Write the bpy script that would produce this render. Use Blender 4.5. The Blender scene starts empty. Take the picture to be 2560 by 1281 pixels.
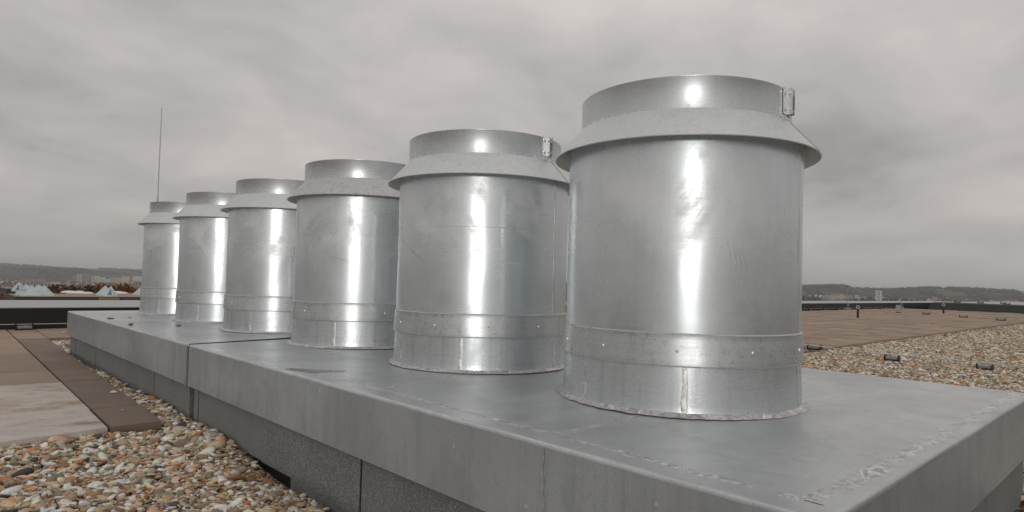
import bpy, math, random
import numpy as np
from mathutils import Vector, Matrix
PI = math.pi
random.seed(7); RNG = np.random.default_rng(11)
scene = bpy.context.scene
COL = scene.collection

# ------------------------------------------------------------------ camera, sky, sun, exposure
U = 0.445                               # metres per survey unit (one chimney radius)
def W(a, b, z):                         # survey frame (along row, across row, above housing top) -> metres
    return Vector((b * U, a * U, (z + 0.9) * U))
CAM_A, CAM_B, CAM_Z = -3.1154, -4.982, 0.9496
HEAD = math.radians(46.0); PITCH = 0.0288; ROLL = 0.0283
FPX, CX, CY = 1601.05, 1301.34, 660.6
cam_d = bpy.data.cameras.new('camera'); cam = bpy.data.objects.new('camera', cam_d); COL.objects.link(cam)
cam.location = W(CAM_A, CAM_B, CAM_Z)
CAM_M = Matrix.Rotation(HEAD - PI / 2, 4, 'Z') @ Matrix.Rotation(PI / 2 + PITCH, 4, 'X') @ Matrix.Rotation(ROLL, 4, 'Z')
cam.rotation_euler = CAM_M.to_euler()
cam_d.sensor_width = 36; cam_d.lens = FPX / 2560 * 36
cam_d.shift_x = -(CX - 1280) / 2560; cam_d.shift_y = (CY - 640.5) / 2560
cam_d.clip_start = 0.05; cam_d.clip_end = 40000
scene.camera = cam

SUN_ANG = math.radians(46 - 184); SUN_EL = math.radians(2)
sun_dir = Vector((math.cos(SUN_ANG) * math.cos(SUN_EL), math.sin(SUN_ANG) * math.cos(SUN_EL), math.sin(SUN_EL)))
sd = bpy.data.lights.new('flash_sun', 'SUN'); sd.energy = 1.0; sd.angle = math.radians(14); sd.color = (1.0, 0.98, 0.95)  # low soft sun behind the camera, added in place of an on-camera flash
so = bpy.data.objects.new('flash_sun', sd); COL.objects.link(so)
so.rotation_euler = (-sun_dir).to_track_quat('-Z', 'Y').to_euler(); so.location = (-20, -20, 12)

world = bpy.data.worlds.new('World'); scene.world = world; world.use_nodes = True
wt = world.node_tree; wt.nodes.clear()
def wn(t, **k):
    n = wt.nodes.new(t)
    for a, v in k.items(): setattr(n, a, v)
    return n
def wl(a, b): wt.links.new(a, b)
def wm(op, a, b=None, c=None):
    n = wn('ShaderNodeMath', operation=op)
    for i, v in enumerate((a, b, c)):
        if v is None: continue
        if isinstance(v, (int, float)): n.inputs[i].default_value = v
        else: wl(v, n.inputs[i])
    return n.outputs[0]
sky = wn('ShaderNodeTexSky', sky_type='NISHITA', sun_disc=False)
sky.sun_elevation = SUN_EL; sky.sun_rotation = PI / 2 - SUN_ANG; sky.air_density = 1.0; sky.dust_density = 4.0
tc = wn('ShaderNodeTexCoord'); sx = wn('ShaderNodeSeparateXYZ'); wl(tc.outputs['Generated'], sx.inputs[0])
zc = wm('MAXIMUM', sx.outputs[2], 0.0); den = wm('ADD', zc, 0.26)
px = wm('DIVIDE', sx.outputs[0], den); py = wm('DIVIDE', sx.outputs[1], den)
cv = wn('ShaderNodeCombineXYZ'); wl(px, cv.inputs[0]); wl(py, cv.inputs[1])
def wnoise(scale, detail, rough, off, dist=0.0):
    m = wn('ShaderNodeMapping'); m.inputs['Location'].default_value = off; wl(cv.outputs[0], m.inputs[0])
    n = wn('ShaderNodeTexNoise'); n.inputs['Scale'].default_value = scale; n.inputs['Detail'].default_value = detail
    n.inputs['Roughness'].default_value = rough; n.inputs['Distortion'].default_value = dist
    wl(m.outputs[0], n.inputs['Vector']); return n.outputs['Fac']
n1 = wnoise(0.75, 5, 0.5, (5.3, 2.9, 0), 0.2); n2 = wnoise(2.3, 7, 0.55, (9.2, 1.3, 2), 0.3)
cl = wm('ADD', wm('MULTIPLY', n1, 0.60), wm('MULTIPLY', n2, 0.40))
rp = wn('ShaderNodeValToRGB'); wl(cl, rp.inputs[0])
e = rp.color_ramp.elements
e[0].position = 0.37; e[0].color = (0.29, 0.283, 0.281, 1); e[1].position = 0.64; e[1].color = (0.53, 0.498, 0.47, 1)
m_ = e.new(0.47); m_.color = (0.385, 0.368, 0.364, 1); m_ = e.new(0.54); m_.color = (0.445, 0.421, 0.410, 1)
# an overcast sky is brighter towards the zenith
zr = wm('MULTIPLY_ADD', zc, 0.7, 0.93)
hz = wn('ShaderNodeMixRGB'); wl(wm('SUBTRACT', 0.75, wm('MULTIPLY', zc, 7.0)), hz.inputs[0]); hz.inputs[0].default_value = 0; hz.use_clamp = False
hzc = wn('ShaderNodeClamp'); wl(hz.inputs[0].links[0].from_socket, hzc.inputs[0]); wl(hzc.outputs[0], hz.inputs[0])
wl(rp.outputs[0], hz.inputs[1]); hz.inputs[2].default_value = (0.43, 0.415, 0.395, 1)
vs = wn('ShaderNodeVectorMath', operation='SCALE'); wl(hz.outputs[0], vs.inputs[0]); wl(zr, vs.inputs['Scale'])
ns = wn('ShaderNodeVectorMath', operation='SCALE'); wl(sky.outputs[0], ns.inputs[0]); ns.inputs['Scale'].default_value = 0.08
mx = wn('ShaderNodeMixRGB'); mx.inputs[0].default_value = 0.96; wl(ns.outputs[0], mx.inputs[1]); wl(vs.outputs[0], mx.inputs[2])
bg = wn('ShaderNodeBackground'); wl(mx.outputs[0], bg.inputs[0]); bg.inputs[1].default_value = 1.12
wo = wn('ShaderNodeOutputWorld'); wl(bg.outputs[0], wo.inputs[0])
scene.view_settings.view_transform = 'Standard'; scene.view_settings.look = 'None'
scene.view_settings.exposure = 0.0; scene.view_settings.gamma = 1.0; scene.view_settings.use_curve_mapping = False
scene.render.engine = 'CYCLES'
scene.cycles.volume_bounces = 1

# ------------------------------------------------------------------ survey helpers
CAMP = cam.location.copy(); CAMR = CAM_M.to_3x3()
def ray(px, py):
    return (CAMR @ Vector(((px - CX) / FPX, -(py - CY) / FPX, -1.0)))
def at_z(px, py, z):                    # where the sight line through a survey mark meets height z (metres)
    r = ray(px, py); t = (z - CAMP.z) / r.z; return CAMP + r * t
def at_d(px, py, dist):                 # point at a horizontal distance
    r = ray(px, py); t = dist / math.hypot(r.x, r.y); return CAMP + r * t
CAMRI = np.array(CAMR.transposed())
def to_px(P):                           # numpy (n,3) -> pixel
    q = (P - np.array(CAMP)) @ CAMRI.T
    d = np.where(-q[:, 2] > 1e-3, -q[:, 2], np.nan)
    return CX + FPX * q[:, 0] / d, CY - FPX * q[:, 1] / d, d

# ------------------------------------------------------------------ materials
class NT:
    def __init__(s, name):
        s.m = bpy.data.materials.new(name); s.m.use_nodes = True; s.t = s.m.node_tree
        s.b = s.t.nodes['Principled BSDF']; s._c = None
    def n(s, t, **k):
        n = s.t.nodes.new(t)
        for a, v in k.items(): setattr(n, a, v)
        return n
    def put(s, sock, v):
        if hasattr(v, 'is_linked') or hasattr(v, 'node'): s.t.links.new(v, sock)
        elif isinstance(v, (tuple, list)): sock.default_value = (*v, 1) if len(v) == 3 and sock.type == 'RGBA' else v
        else: sock.default_value = v
    def set(s, **k):
        for a, v in k.items(): s.put(s.b.inputs[a.replace('_', ' ')], v)
        return s
    def coord(s, kind='Object', scale=(1, 1, 1), rnd=True):
        tcn = s.n('ShaderNodeTexCoord'); mp = s.n('ShaderNodeMapping'); mp.inputs['Scale'].default_value = scale
        s.t.links.new(tcn.outputs[kind], mp.inputs[0])
        if rnd:
            oi = s.n('ShaderNodeObjectInfo'); ml = s.n('ShaderNodeMath', operation='MULTIPLY'); ml.inputs[1].default_value = 37.0
            s.t.links.new(oi.outputs['Random'], ml.inputs[0]); cb = s.n('ShaderNodeCombineXYZ')
            for i in range(3): s.t.links.new(ml.outputs[0], cb.inputs[i])
            s.t.links.new(cb.outputs[0], mp.inputs['Location'])
        return mp.outputs[0]
    def noise(s, vec, scale, detail=4, rough=0.55, dist=0.0):
        n = s.n('ShaderNodeTexNoise'); s.t.links.new(vec, n.inputs['Vector']); n.inputs['Scale'].default_value = scale
        n.inputs['Detail'].default_value = detail; n.inputs['Roughness'].default_value = rough; n.inputs['Distortion'].default_value = dist
        return n.outputs['Fac']
    def ramp(s, fac, stops):
        r = s.n('ShaderNodeValToRGB'); s.t.links.new(fac, r.inputs[0]); el = r.color_ramp.elements
        while len(el) > 1: el.remove(el[-1])
        for i, (p, c) in enumerate(stops):
            x = el[0] if i == 0 else el.new(p)
            x.position = p; x.color = (c, c, c, 1) if isinstance(c, (int, float)) else (*c, 1)
        return r.outputs[0]
    def math(s, op, a, b=0.0, c=None):
        n = s.n('ShaderNodeMath', operation=op)
        for i, v in enumerate((a, b, c)):
            if v is not None: s.put(n.inputs[i], v)
        return n.outputs[0]
    def mix(s, fac, a, b, mode='MIX'):
        n = s.n('ShaderNodeMixRGB', blend_type=mode); s.put(n.inputs[0], fac); s.put(n.inputs[1], a); s.put(n.inputs[2], b)
        return n.outputs[0]
    def bump(s, h, strength=0.2, dist=0.01, prev=None):
        n = s.n('ShaderNodeBump'); s.put(n.inputs['Height'], h); n.inputs['Strength'].default_value = strength; n.inputs['Distance'].default_value = dist
        if prev is not None: s.t.links.new(prev, n.inputs['Normal'])
        s.t.links.new(n.outputs[0], s.b.inputs['Normal']); return n.outputs[0]
    def rnd(s): return s.n('ShaderNodeObjectInfo').outputs['Random']

def plain(name, col, rough=0.6, metal=0.0, var=0.0, scale=8.0, bump=0.0):
    t = NT(name); t.set(Roughness=rough, Metallic=metal)
    if var or bump:
        v = t.coord(); n = t.noise(v, scale, 5)
        t.set(Base_Color=t.ramp(n, [(0.3, tuple(c * (1 - var) for c in col)), (0.7, tuple(min(1, c * (1 + var)) for c in col))]))
        if bump: t.bump(n, bump, 0.004)
    else: t.set(Base_Color=col)
    return t.m

def steel(name, base, r0, r1, dents=0.25, speck=0.0, dirt=0.15, lobe=0.21, sharp_=0.33, cloud=0.0):
    """galvanised sheet: faint spangle, smudged patches of gloss, scratches, shallow dents"""
    t = NT(name); v = t.coord(); t.set(Metallic=1.0)
    big = t.noise(v, 2.2, 5, 0.6, 0.6); smg = t.noise(v, 7.0, 6, 0.65, 1.2); fine = t.noise(v, 90, 2)
    vs_ = t.coord(scale=(3.0, 3.0, 60.0)); brush = t.noise(vs_, 2.0, 3)
    vz = t.coord(scale=(14.0, 14.0, 0.7)); run = t.noise(vz, 2.0, 5, 0.6)
    c = t.ramp(big, [(0.3, tuple(x * 0.93 for x in base)), (0.7, base)])
    c = t.mix(t.ramp(run, [(0.50, 0.0), (0.75, dirt)]), c, (0.36, 0.36, 0.35))
    c = t.mix(t.ramp(fine, [(0.35, 0.10), (0.65, 0.0)]), c, (0.45, 0.46, 0.47))
    sc = t.n('ShaderNodeTexNoise'); sc.inputs['Scale'].default_value = 3.0; sc.inputs['Detail'].default_value = 8; sc.inputs['Roughness'].default_value = 0.75
    sc.inputs['Distortion'].default_value = 2.0; t.t.links.new(t.coord(scale=(5, 5, 22)), sc.inputs['Vector'])
    scr = t.ramp(sc.outputs['Fac'], [(0.60, 0.0), (0.66, 1.0)])
    mask = t.ramp(smg, [(0.58, 0.0), (0.72, 1.0)])
    scm = t.math('MULTIPLY', scr, mask)
    c = t.mix(t.math('MULTIPLY', scm, 0.10), c, (0.86, 0.87, 0.87))
    if speck:
        sp = t.noise(v, 55, 4, 0.7); pt = t.noise(v, 4, 2)
        c = t.mix(t.math('MULTIPLY', t.ramp(sp, [(0.54, 0.0), (0.62, speck)]), t.ramp(pt, [(0.35, 0.2), (0.6, 1.0)])), c, (0.22, 0.21, 0.19))
    rr = t.math('ADD', t.ramp(smg, [(0.28, r0), (0.72, r1)]), t.math('MULTIPLY', scm, 0.03))
    rr = t.math('ADD', rr, t.ramp(brush, [(0.3, 0.0), (0.7, 0.05)]))
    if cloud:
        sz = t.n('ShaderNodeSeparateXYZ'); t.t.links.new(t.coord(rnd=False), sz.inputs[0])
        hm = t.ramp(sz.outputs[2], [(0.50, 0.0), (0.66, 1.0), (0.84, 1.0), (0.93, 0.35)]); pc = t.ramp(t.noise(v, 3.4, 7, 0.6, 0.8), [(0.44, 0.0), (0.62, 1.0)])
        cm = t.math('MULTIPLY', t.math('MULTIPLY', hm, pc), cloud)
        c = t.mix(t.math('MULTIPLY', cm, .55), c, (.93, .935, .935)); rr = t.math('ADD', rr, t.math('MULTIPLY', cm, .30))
    t.set(Base_Color=c, Roughness=t.math('ADD', rr, lobe))
    dn = t.noise(t.coord(scale=(1, 1, 0.8)), 4.0, 2, 0.4);  b = t.bump(dn, dents, 0.012)
    p2 = t.n('ShaderNodeBsdfPrincipled'); t.put(p2.inputs['Base Color'], c); p2.inputs['Metallic'].default_value = 1.0; t.put(p2.inputs['Roughness'], t.math('SUBTRACT', rr, .07)); t.t.links.new(b, p2.inputs['Normal'])
    ms = t.n('ShaderNodeMixShader'); ms.inputs[0].default_value = sharp_; t.t.links.new(t.b.outputs[0], ms.inputs[1]); t.t.links.new(p2.outputs[0], ms.inputs[2])
    t.t.links.new(ms.outputs[0], [q for q in t.t.nodes if q.type == 'OUTPUT_MATERIAL'][0].inputs['Surface'])
    
    return t.m

M = {}
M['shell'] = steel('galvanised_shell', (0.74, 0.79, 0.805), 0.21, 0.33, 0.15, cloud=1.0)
M['sleeve'] = steel('weathered_sleeve', (0.64, 0.675, 0.69), 0.27, 0.37, 0.35, dirt=0.55)
M['band'] = steel('pitted_band', (0.64, 0.67, 0.675), 0.27, 0.37, 0.5, speck=0.35, dirt=0.3)
M['collar'] = steel('dull_collar', (0.74, 0.765, 0.77), 0.36, 0.46, 0.12, speck=0.15)
M['collar_spotted'] = steel('spotted_collar', (0.66, 0.67, 0.66), 0.45, 0.55, 0.12, speck=0.42)
M['neck'] = steel('neck_sheet', (0.72, 0.755, 0.765), 0.28, 0.36, 0.22)
M['bright'] = plain('bright_zinc', (0.68, 0.69, 0.69), 0.38, 1.0)
M['screw'] = plain('screw_steel', (0.9, 0.9, 0.9), 0.22, 1.0)
M['inner'] = plain('duct_inside', (0.25, 0.25, 0.25), 0.6, 0.8)

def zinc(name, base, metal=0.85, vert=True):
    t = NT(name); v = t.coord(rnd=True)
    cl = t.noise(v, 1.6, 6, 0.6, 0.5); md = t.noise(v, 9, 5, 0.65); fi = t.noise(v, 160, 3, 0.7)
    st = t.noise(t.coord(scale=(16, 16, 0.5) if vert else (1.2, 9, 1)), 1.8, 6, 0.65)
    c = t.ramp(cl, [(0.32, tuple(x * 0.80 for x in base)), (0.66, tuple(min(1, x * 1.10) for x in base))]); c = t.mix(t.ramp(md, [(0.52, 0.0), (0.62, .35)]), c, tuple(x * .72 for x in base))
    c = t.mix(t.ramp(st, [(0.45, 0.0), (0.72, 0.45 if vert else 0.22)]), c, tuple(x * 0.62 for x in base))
    c = t.mix(t.ramp(fi, [(0.36, 0.4), (0.46, 0.0)]), c, tuple(x * 0.6 for x in base))
    sp = t.noise(v, 34, 2, 0.5); c = t.mix(t.ramp(sp, [(0.735, 0.0), (0.76, 0.7)]), c, (0.75, 0.75, 0.74))
    t.set(Base_Color=c, Metallic=metal, Roughness=t.ramp(md, [(0.3, 0.29), (0.7, 0.45)]))
    b = t.bump(t.noise(v, 2.6, 3, 0.45), 0.3, 0.012); t.bump(fi, 0.05, 0.001, b)
    return t.m
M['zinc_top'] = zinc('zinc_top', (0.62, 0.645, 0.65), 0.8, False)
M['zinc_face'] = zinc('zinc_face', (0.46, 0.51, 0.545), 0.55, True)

t = NT('solder_chalk'); v = t.coord(rnd=False); n_ = t.noise(v, 34, 6, 0.7, 1.5); k_ = t.noise(v, 8, 5, 0.7)
t.set(Base_Color=t.mix(t.ramp(k_, [(0.33, 0.0), (0.55, 1.0)]), t.ramp(n_, [(0.35, (0.52, 0.53, 0.53)), (0.6, (0.62, 0.62, 0.61))]), t.ramp(n_, [(0.42, (0.42, 0.40, 0.39)), (0.60, (0.85, 0.845, 0.83))])),
      Roughness=0.42, Metallic=0.75); t.bump(n_, 0.5, 0.003); M['solder'] = t.m

t = NT('mineral_felt'); v = t.coord('Object', rnd=False); g = t.noise(v, 230, 3, 0.8); l_ = t.noise(v, 3, 5)
c = t.mix(1.0, t.ramp(g, [(0.32, (0.065, 0.072, 0.068)), (0.56, (0.20, 0.21, 0.205)), (0.68, (0.50, 0.51, 0.49))]), t.ramp(l_, [(0.3, 0.85), (0.7, 1.1)]), 'MULTIPLY')
t.set(Base_Color=c, Roughness=0.85); t.bump(g, 0.5, 0.003); M['felt'] = t.m
t = NT('green_felt'); v = t.coord('Object', rnd=False); g = t.noise(v, 60, 3, 0.8)
t.set(Base_Color=t.ramp(g, [(0.3, (0.022, 0.030, 0.024)), (0.7, (0.05, 0.062, 0.048))]), Roughness=0.8); M['green_felt'] = t.m
M['membrane'] = plain('black_membrane', (0.010, 0.010, 0.011), 0.45, 0, 0.3, 3)
M['cap'] = plain('pale_cap_sheet', (0.40, 0.40, 0.40), 0.45, 0.25, 0.06, 1.2)
M['rubber'] = plain('black_plastic', (0.012, 0.013, 0.015), 0.4)
M['concrete'] = plain('grey_block', (0.19, 0.195, 0.19), 0.75, 0, 0.25, 25, 0.2)
M['wire'] = plain('conductor_wire', (0.62, 0.62, 0.60), 0.4, 0.8)
M['rod'] = plain('dull_rod', (0.42, 0.42, 0.42), 0.45, 0.7)

def slab(name, col, stain=None):
    t = NT(name); v = t.coord(); a = t.noise(v, 3.0, 6, 0.65); g = t.noise(v, 130, 3, 0.7)
    c = t.ramp(a, [(0.25, tuple(x * 0.84 for x in col)), (0.75, tuple(x * 1.12 for x in col))])
    c = t.mix(1.0, c, t.ramp(g, [(0.3, 0.86), (0.7, 1.12)]), 'MULTIPLY')
    c = t.mix(1.0, c, t.ramp(t.rnd(), [(0.0, 0.86), (1.0, 1.12)]), 'MULTIPLY')
    if stain:
        s1 = t.noise(t.coord(scale=(1.0, 1.5, 1)), 2.2, 12, 0.70, 0.3)
        c = t.mix(t.ramp(s1, [(stain, 0.0), (stain + 0.10, 0.6), (stain + 0.3, 0.95)]), c, t.ramp(g, [(0.3, (0.50, 0.47, 0.43)), (0.7, (0.72, 0.69, 0.65))]))
    t.set(Base_Color=c, Roughness=0.82); t.bump(g, 0.25, 0.002); return t.m
M['slab'] = slab('brown_slab', (0.34, 0.252, 0.185))
M['slab_dark'] = slab('dark_brown_slab', (0.215, 0.162, 0.122))
M['slab_stain'] = slab('stained_slab', (0.34, 0.255, 0.185), 0.38)

t = NT('pebbles'); at_ = t.n('ShaderNodeVertexColor', layer_name='Col'); v = t.coord(rnd=False); g = t.noise(v, 140, 5, 0.7); g2 = t.noise(v, 40, 3, 0.6)
c = t.mix(1.0, at_.outputs[0], t.ramp(g, [(0.28, 0.62), (0.7, 1.22)]), 'MULTIPLY'); c = t.mix(1.0, c, t.ramp(g2, [(0.3, 0.8), (0.7, 1.1)]), 'MULTIPLY')
t.set(Base_Color=c, Roughness=0.62); t.bump(g, 0.35, 0.004); M['pebble'] = t.m
t = NT('gravel_bed'); v = t.coord(rnd=False); vo = t.n('ShaderNodeTexVoronoi'); vo.inputs['Scale'].default_value = 36; t.t.links.new(v, vo.inputs['Vector'])
hs = t.n('ShaderNodeSeparateColor'); t.t.links.new(vo.outputs['Color'], hs.inputs[0])
c = t.ramp(hs.outputs[0], [(0.0, (0.05, 0.045, 0.04)), (0.3, (0.20, 0.15, 0.10)), (0.5, (0.30, 0.17, 0.09)), (0.75, (0.34, 0.29, 0.22)), (1.0, (0.55, 0.51, 0.44))])
c = t.mix(1.0, c, t.ramp(vo.outputs['Distance'], [(0.25, 1.0), (0.75, 0.25)]), 'MULTIPLY')
t.set(Base_Color=c, Roughness=0.8); t.bump(vo.outputs['Distance'], 1.0, -0.02); M['gravel_bed'] = t.m

# ------------------------------------------------------------------ mesh helpers
def link(name, me, parent=None, loc=None, rot=None, **tags):
    o = bpy.data.objects.new(name, me); COL.objects.link(o)
    if parent is not None: o.parent = parent
    if loc is not None: o.location = loc
    if rot is not None: o.rotation_euler = rot
    for k, v in tags.items(): o[k] = v
    return o
def thing(name, loc, label, category, group=None, rot=None):
    o = link(name, None, None, loc, rot, label=label, category=category); o.empty_display_size = 0.1
    if group: o['group'] = group
    return o
def mesh(name, V, F, mat, smooth=False):
    me = bpy.data.meshes.new(name); me.from_pydata([tuple(v) for v in V], [], F); me.update()
    for m in (mat if isinstance(mat, (list, tuple)) else [mat]): me.materials.append(m)
    if smooth: me.polygons.foreach_set('use_smooth', [True] * len(me.polygons))
    return me
class MB:
    def __init__(s): s.V = []; s.F = []
    def add(s, V, F):
        k = len(s.V); s.V += [tuple(v) for v in V]; s.F += [tuple(i + k for i in f) for f in F]; return s
    def box(s, x0, x1, y0, y1, z0, z1, M4=None):
        V = [Vector((x, y, z)) for z in (z0, z1) for y in (y0, y1) for x in (x0, x1)]
        if M4 is not None: V = [M4 @ v for v in V]
        return s.add(V, [(0, 2, 3, 1), (4, 5, 7, 6), (0, 1, 5, 4), (2, 6, 7, 3), (0, 4, 6, 2), (1, 3, 7, 5)])
    def chbox(s, x0, x1, y0, y1, z0, z1, c):     # box with chamfered top edges
        V = [(x0, y0, z0), (x1, y0, z0), (x1, y1, z0), (x0, y1, z0), (x0, y0, z1 - c), (x1, y0, z1 - c), (x1, y1, z1 - c), (x0, y1, z1 - c),
             (x0 + c, y0 + c, z1), (x1 - c, y0 + c, z1), (x1 - c, y1 - c, z1), (x0 + c, y1 - c, z1)]
        F = [(3, 2, 1, 0), (8, 9, 10, 11)]
        for i in range(4):
            j = (i + 1) % 4; F += [(i, j, j + 4, i + 4), (i + 4, j + 4, j + 8, i + 8)]
        return s.add(V, F)
    def tube(s, pts, r, n=8, cap=True):
        pts = [Vector(p) for p in pts]; k = len(s.V); rs = r if isinstance(r, (list, tuple)) else [r] * len(pts)
        for i, p in enumerate(pts):
            d = (pts[min(i + 1, len(pts) - 1)] - pts[max(i - 1, 0)]).normalized()
            up = Vector((0, 0, 1)) if abs(d.z) < 0.9 else Vector((1, 0, 0))
            x = d.cross(up).normalized(); y = d.cross(x)
            for j in range(n):
                t_ = 2 * PI * j / n; s.V.append(tuple(p + (x * math.cos(t_) + y * math.sin(t_)) * rs[i]))
        for i in range(len(pts) - 1):
            for j in range(n):
                a = k + i * n + j; b = k + i * n + (j + 1) % n; s.F.append((a, b, b + n, a + n))
        if cap:
            s.F.append(tuple(k + j for j in reversed(range(n)))); s.F.append(tuple(k + (len(pts) - 1) * n + j for j in range(n)))
        return s
    def lathe(s, prof, n=96, closed=True):
        k = len(s.V)
        for r, z in prof:
            for j in range(n): s.V.append((r * math.cos(2 * PI * j / n), r * math.sin(2 * PI * j / n), z))
        m = len(prof)
        for i in range(m if closed else m - 1):
            i2 = (i + 1) % m
            for j in range(n):
                j2 = (j + 1) % n; s.F.append((k + i * n + j, k + i * n + j2, k + i2 * n + j2, k + i2 * n + j))
        return s
    def me(s, name, mat, smooth=False): return mesh(name, s.V, s.F, mat, smooth)
def sharp(me, ang=30):
    me.polygons.foreach_set('use_smooth', [True] * len(me.polygons))
    try: me.set_sharp_from_angle(angle=math.radians(ang))
    except Exception: pass
    return me

def ribbon(path, w, h, jit, seed, step=0.012):
    """irregular hand-run bead along a polyline on a horizontal sheet"""
    rg = random.Random(seed); P = []
    for i in range(len(path) - 1):
        a, b = Vector(path[i]), Vector(path[i + 1]); n = max(2, int((b - a).length / step))
        for k in range(n): P.append(a.lerp(b, k / n))
    P.append(Vector(path[-1])); V = []; F = []; jl = jr = 0.0
    for i, p in enumerate(P):
        d = (P[min(i + 1, len(P) - 1)] - P[max(i - 1, 0)]).normalized(); nn = Vector((-d.y, d.x, 0))
        jl = jl * .6 + .4 * rg.uniform(-1, 1) * 1.6; jr = jr * .6 + .4 * rg.uniform(-1, 1) * 1.6; l = w * (0.5 + jit * jl); r = w * (0.5 + jit * jr); hh = h * rg.uniform(0.5, 1.3)
        V += [p + nn * l, p + nn * l * 0.5 + Vector((0, 0, hh)), p - nn * r * 0.1 + Vector((0, 0, hh * rg.uniform(0.3, 0.9))), p - nn * r * 0.6 + Vector((0, 0, hh * rg.uniform(.6, 1))), p - nn * r]
        if i:
            k = i * 5
            for j in range(4): F.append((k - 5 + j, k - 4 + j, k + j + 1, k + j)[::-1])
    return V, F

# ------------------------------------------------------------------ ground: terrain sheet far below the roof
def az_of(x, y): return math.degrees(HEAD - math.atan2(y - CAMP.y, x - CAMP.x))
def sstep(a, b, x): t_ = np.clip((x - a) / (b - a), 0, 1); return t_ * t_ * (3 - 2 * t_)
def terrain_h(az, r):
    az = (np.asarray(az) + 180) % 360 - 180; r = np.asarray(r, float)
    lw = sstep(8, -8, az) * sstep(-178, -120, az) ; lw = np.where(az > 8, 0, lw)     # 1 on the left of the row, 0 on the right
    bump = np.sin(az * 0.9 + 1) * .5 + np.sin(az * 2.3) * .3 + np.sin(az * 5.1 + r * .002) * .2
    near = -13 - 4 * sstep(150, 600, r)
    L = near + (-60 + 17) * sstep(300, 1600, r)
    L = L + (58 + 4 * bump) * sstep(3900, 5200, r)
    eL = np.interp(az, [-60, -39, -36, -33, -30.5, -10], [0.0038, 0.0040, 0.0036, 0.0020, 0.0012, 0.001])
    L = L + (CAMP.z + eL * 7600 - (-2 + 4 * bump)) * sstep(5600, 7600, r) - 45 * sstep(5250, 5600, r) * sstep(6200, 5700, r) * 0.3
    R = near - 9 * sstep(600, 2000, r)
    eR = np.interp(az, [5, 23.5, 26.0, 26.8, 27.6, 30, 32.5, 34.5, 36.5, 38.5, 45, 60], [0.004, 0.0045, 0.0071, 0.0070, 0.0030, 0.0030, 0.0072, 0.0070, 0.0058, 0.0042, 0.004, 0.005])
    R = R + (CAMP.z + eR * 4300 + 26) * sstep(3000, 4300, r)
    return lw * L + (1 - lw) * R
azs = np.concatenate([np.arange(-180, -45, 3.0), np.arange(-45, 45, 0.3), np.arange(45, 180, 3.0)])
rad = np.concatenate([[0.0], np.geomspace(25, 2500, 40), np.linspace(2600, 8000, 55), [9000, 12000, 16000]])
AZ, RR = np.meshgrid(azs, rad, indexing='ij'); HH = terrain_h(AZ, RR); HH[:, -3:] = HH[:, -4:-3] - np.array([40, 160, 400])
ang = HEAD - np.radians(AZ); VX = CAMP.x + RR * np.cos(ang); VY = CAMP.y + RR * np.sin(ang)
na, nr = AZ.shape; V = np.stack([VX, VY, HH], -1).reshape(-1, 3); F = []
for i in range(na):
    i2 = (i + 1) % na
    for j in range(nr - 1):
        if j == 0: F.append((i * nr + 0, i2 * nr + 1, i * nr + 1)[::-1]) if False else F.append((i * nr, i * nr + 1, i2 * nr + 1))
        else: F.append((i * nr + j, i * nr + j + 1, i2 * nr + j + 1, i2 * nr + j))
t = NT('countryside'); v = t.coord(scale=(0.0016, 0.0016, 0.0016), rnd=False); vo = t.n('ShaderNodeTexVoronoi'); vo.inputs['Scale'].default_value = 1.6; t.t.links.new(v, vo.inputs['Vector'])
hs = t.n('ShaderNodeSeparateColor'); t.t.links.new(vo.outputs['Color'], hs.inputs[0])
c = t.ramp(hs.outputs[0], [(0.0, (0.035, 0.045, 0.035)), (0.25, (0.075, 0.10, 0.055)), (0.45, (0.12, 0.10, 0.075)), (0.6, (0.09, 0.12, 0.06)), (0.8, (0.13, 0.105, 0.085)), (1.0, (0.05, 0.05, 0.04))])
w_ = t.noise(v, 3.0, 8, 0.7); c = t.mix(t.ramp(w_, [(0.48, 0.0), (0.54, 0.9)]), c, (0.035, 0.036, 0.030))
t.set(Base_Color=c, Roughness=1.0, Specular_IOR_Level=0.0); M['land'] = t.m
link('terrain', mesh('terrain', V, F, M['land'], True), kind='structure')

# ------------------------------------------------------------------ the roof: deck, gravel beds, parapet
def sheet(x0, x1, y0, y1, z): return [(x0, y0, z), (x1, y0, z), (x1, y1, z), (x0, y1, z)], [(0, 1, 2, 3)]
ZD = (0.9 - 1.36) * U
b_ = MB().box(-9, 130 * U, -8, 27.6 * U, -12.9, ZD)
link('roof_deck', b_.me('roof_deck', M['membrane']), kind='structure')
def hfield(p):
    a, b = p[:, 1] / U, p[:, 0] / U
    z = -0.995 + 0.018 * np.sin(a * 2.1 + b) + 0.015 * np.sin(b * 3.3 - a) - .03 * sstep(6.0, 5.5, a) * sstep(-2.3, -2.7, b) * sstep(3.5, 5.2, a)
    z = z - 0.15 * np.exp(-((b + 2.15) / 0.42) ** 2) * sstep(4.9, 3.2, a) + 0.05 * np.exp(-((a - 6.8) / 1.3) ** 2)
    return (z + 0.9) * U
def bed(x, y, flat):
    gx, gy = np.meshgrid(x, y); p = np.stack([gx.ravel(), gy.ravel()], -1); z = np.full(len(p), (0.9 - 1.05) * U) if flat else hfield(p) - .017
    nx = len(x); return np.column_stack([p, z]), [(j * nx + i, j * nx + i + 1, j * nx + nx + i + 1, j * nx + nx + i) for j in range(len(y) - 1) for i in range(nx - 1)]
V, F = bed(np.linspace(-8.9, -0.9, 130), np.linspace(-7.9, 8.1, 130), False)
V2, F2 = bed(np.linspace(-0.9, 84 * U, 8), np.linspace(-7.9, 21.5 * U, 8), True); V3, F3 = bed(np.linspace(-8.9, -0.9, 4), np.linspace(8.1, 21.5 * U, 3), True)
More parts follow.
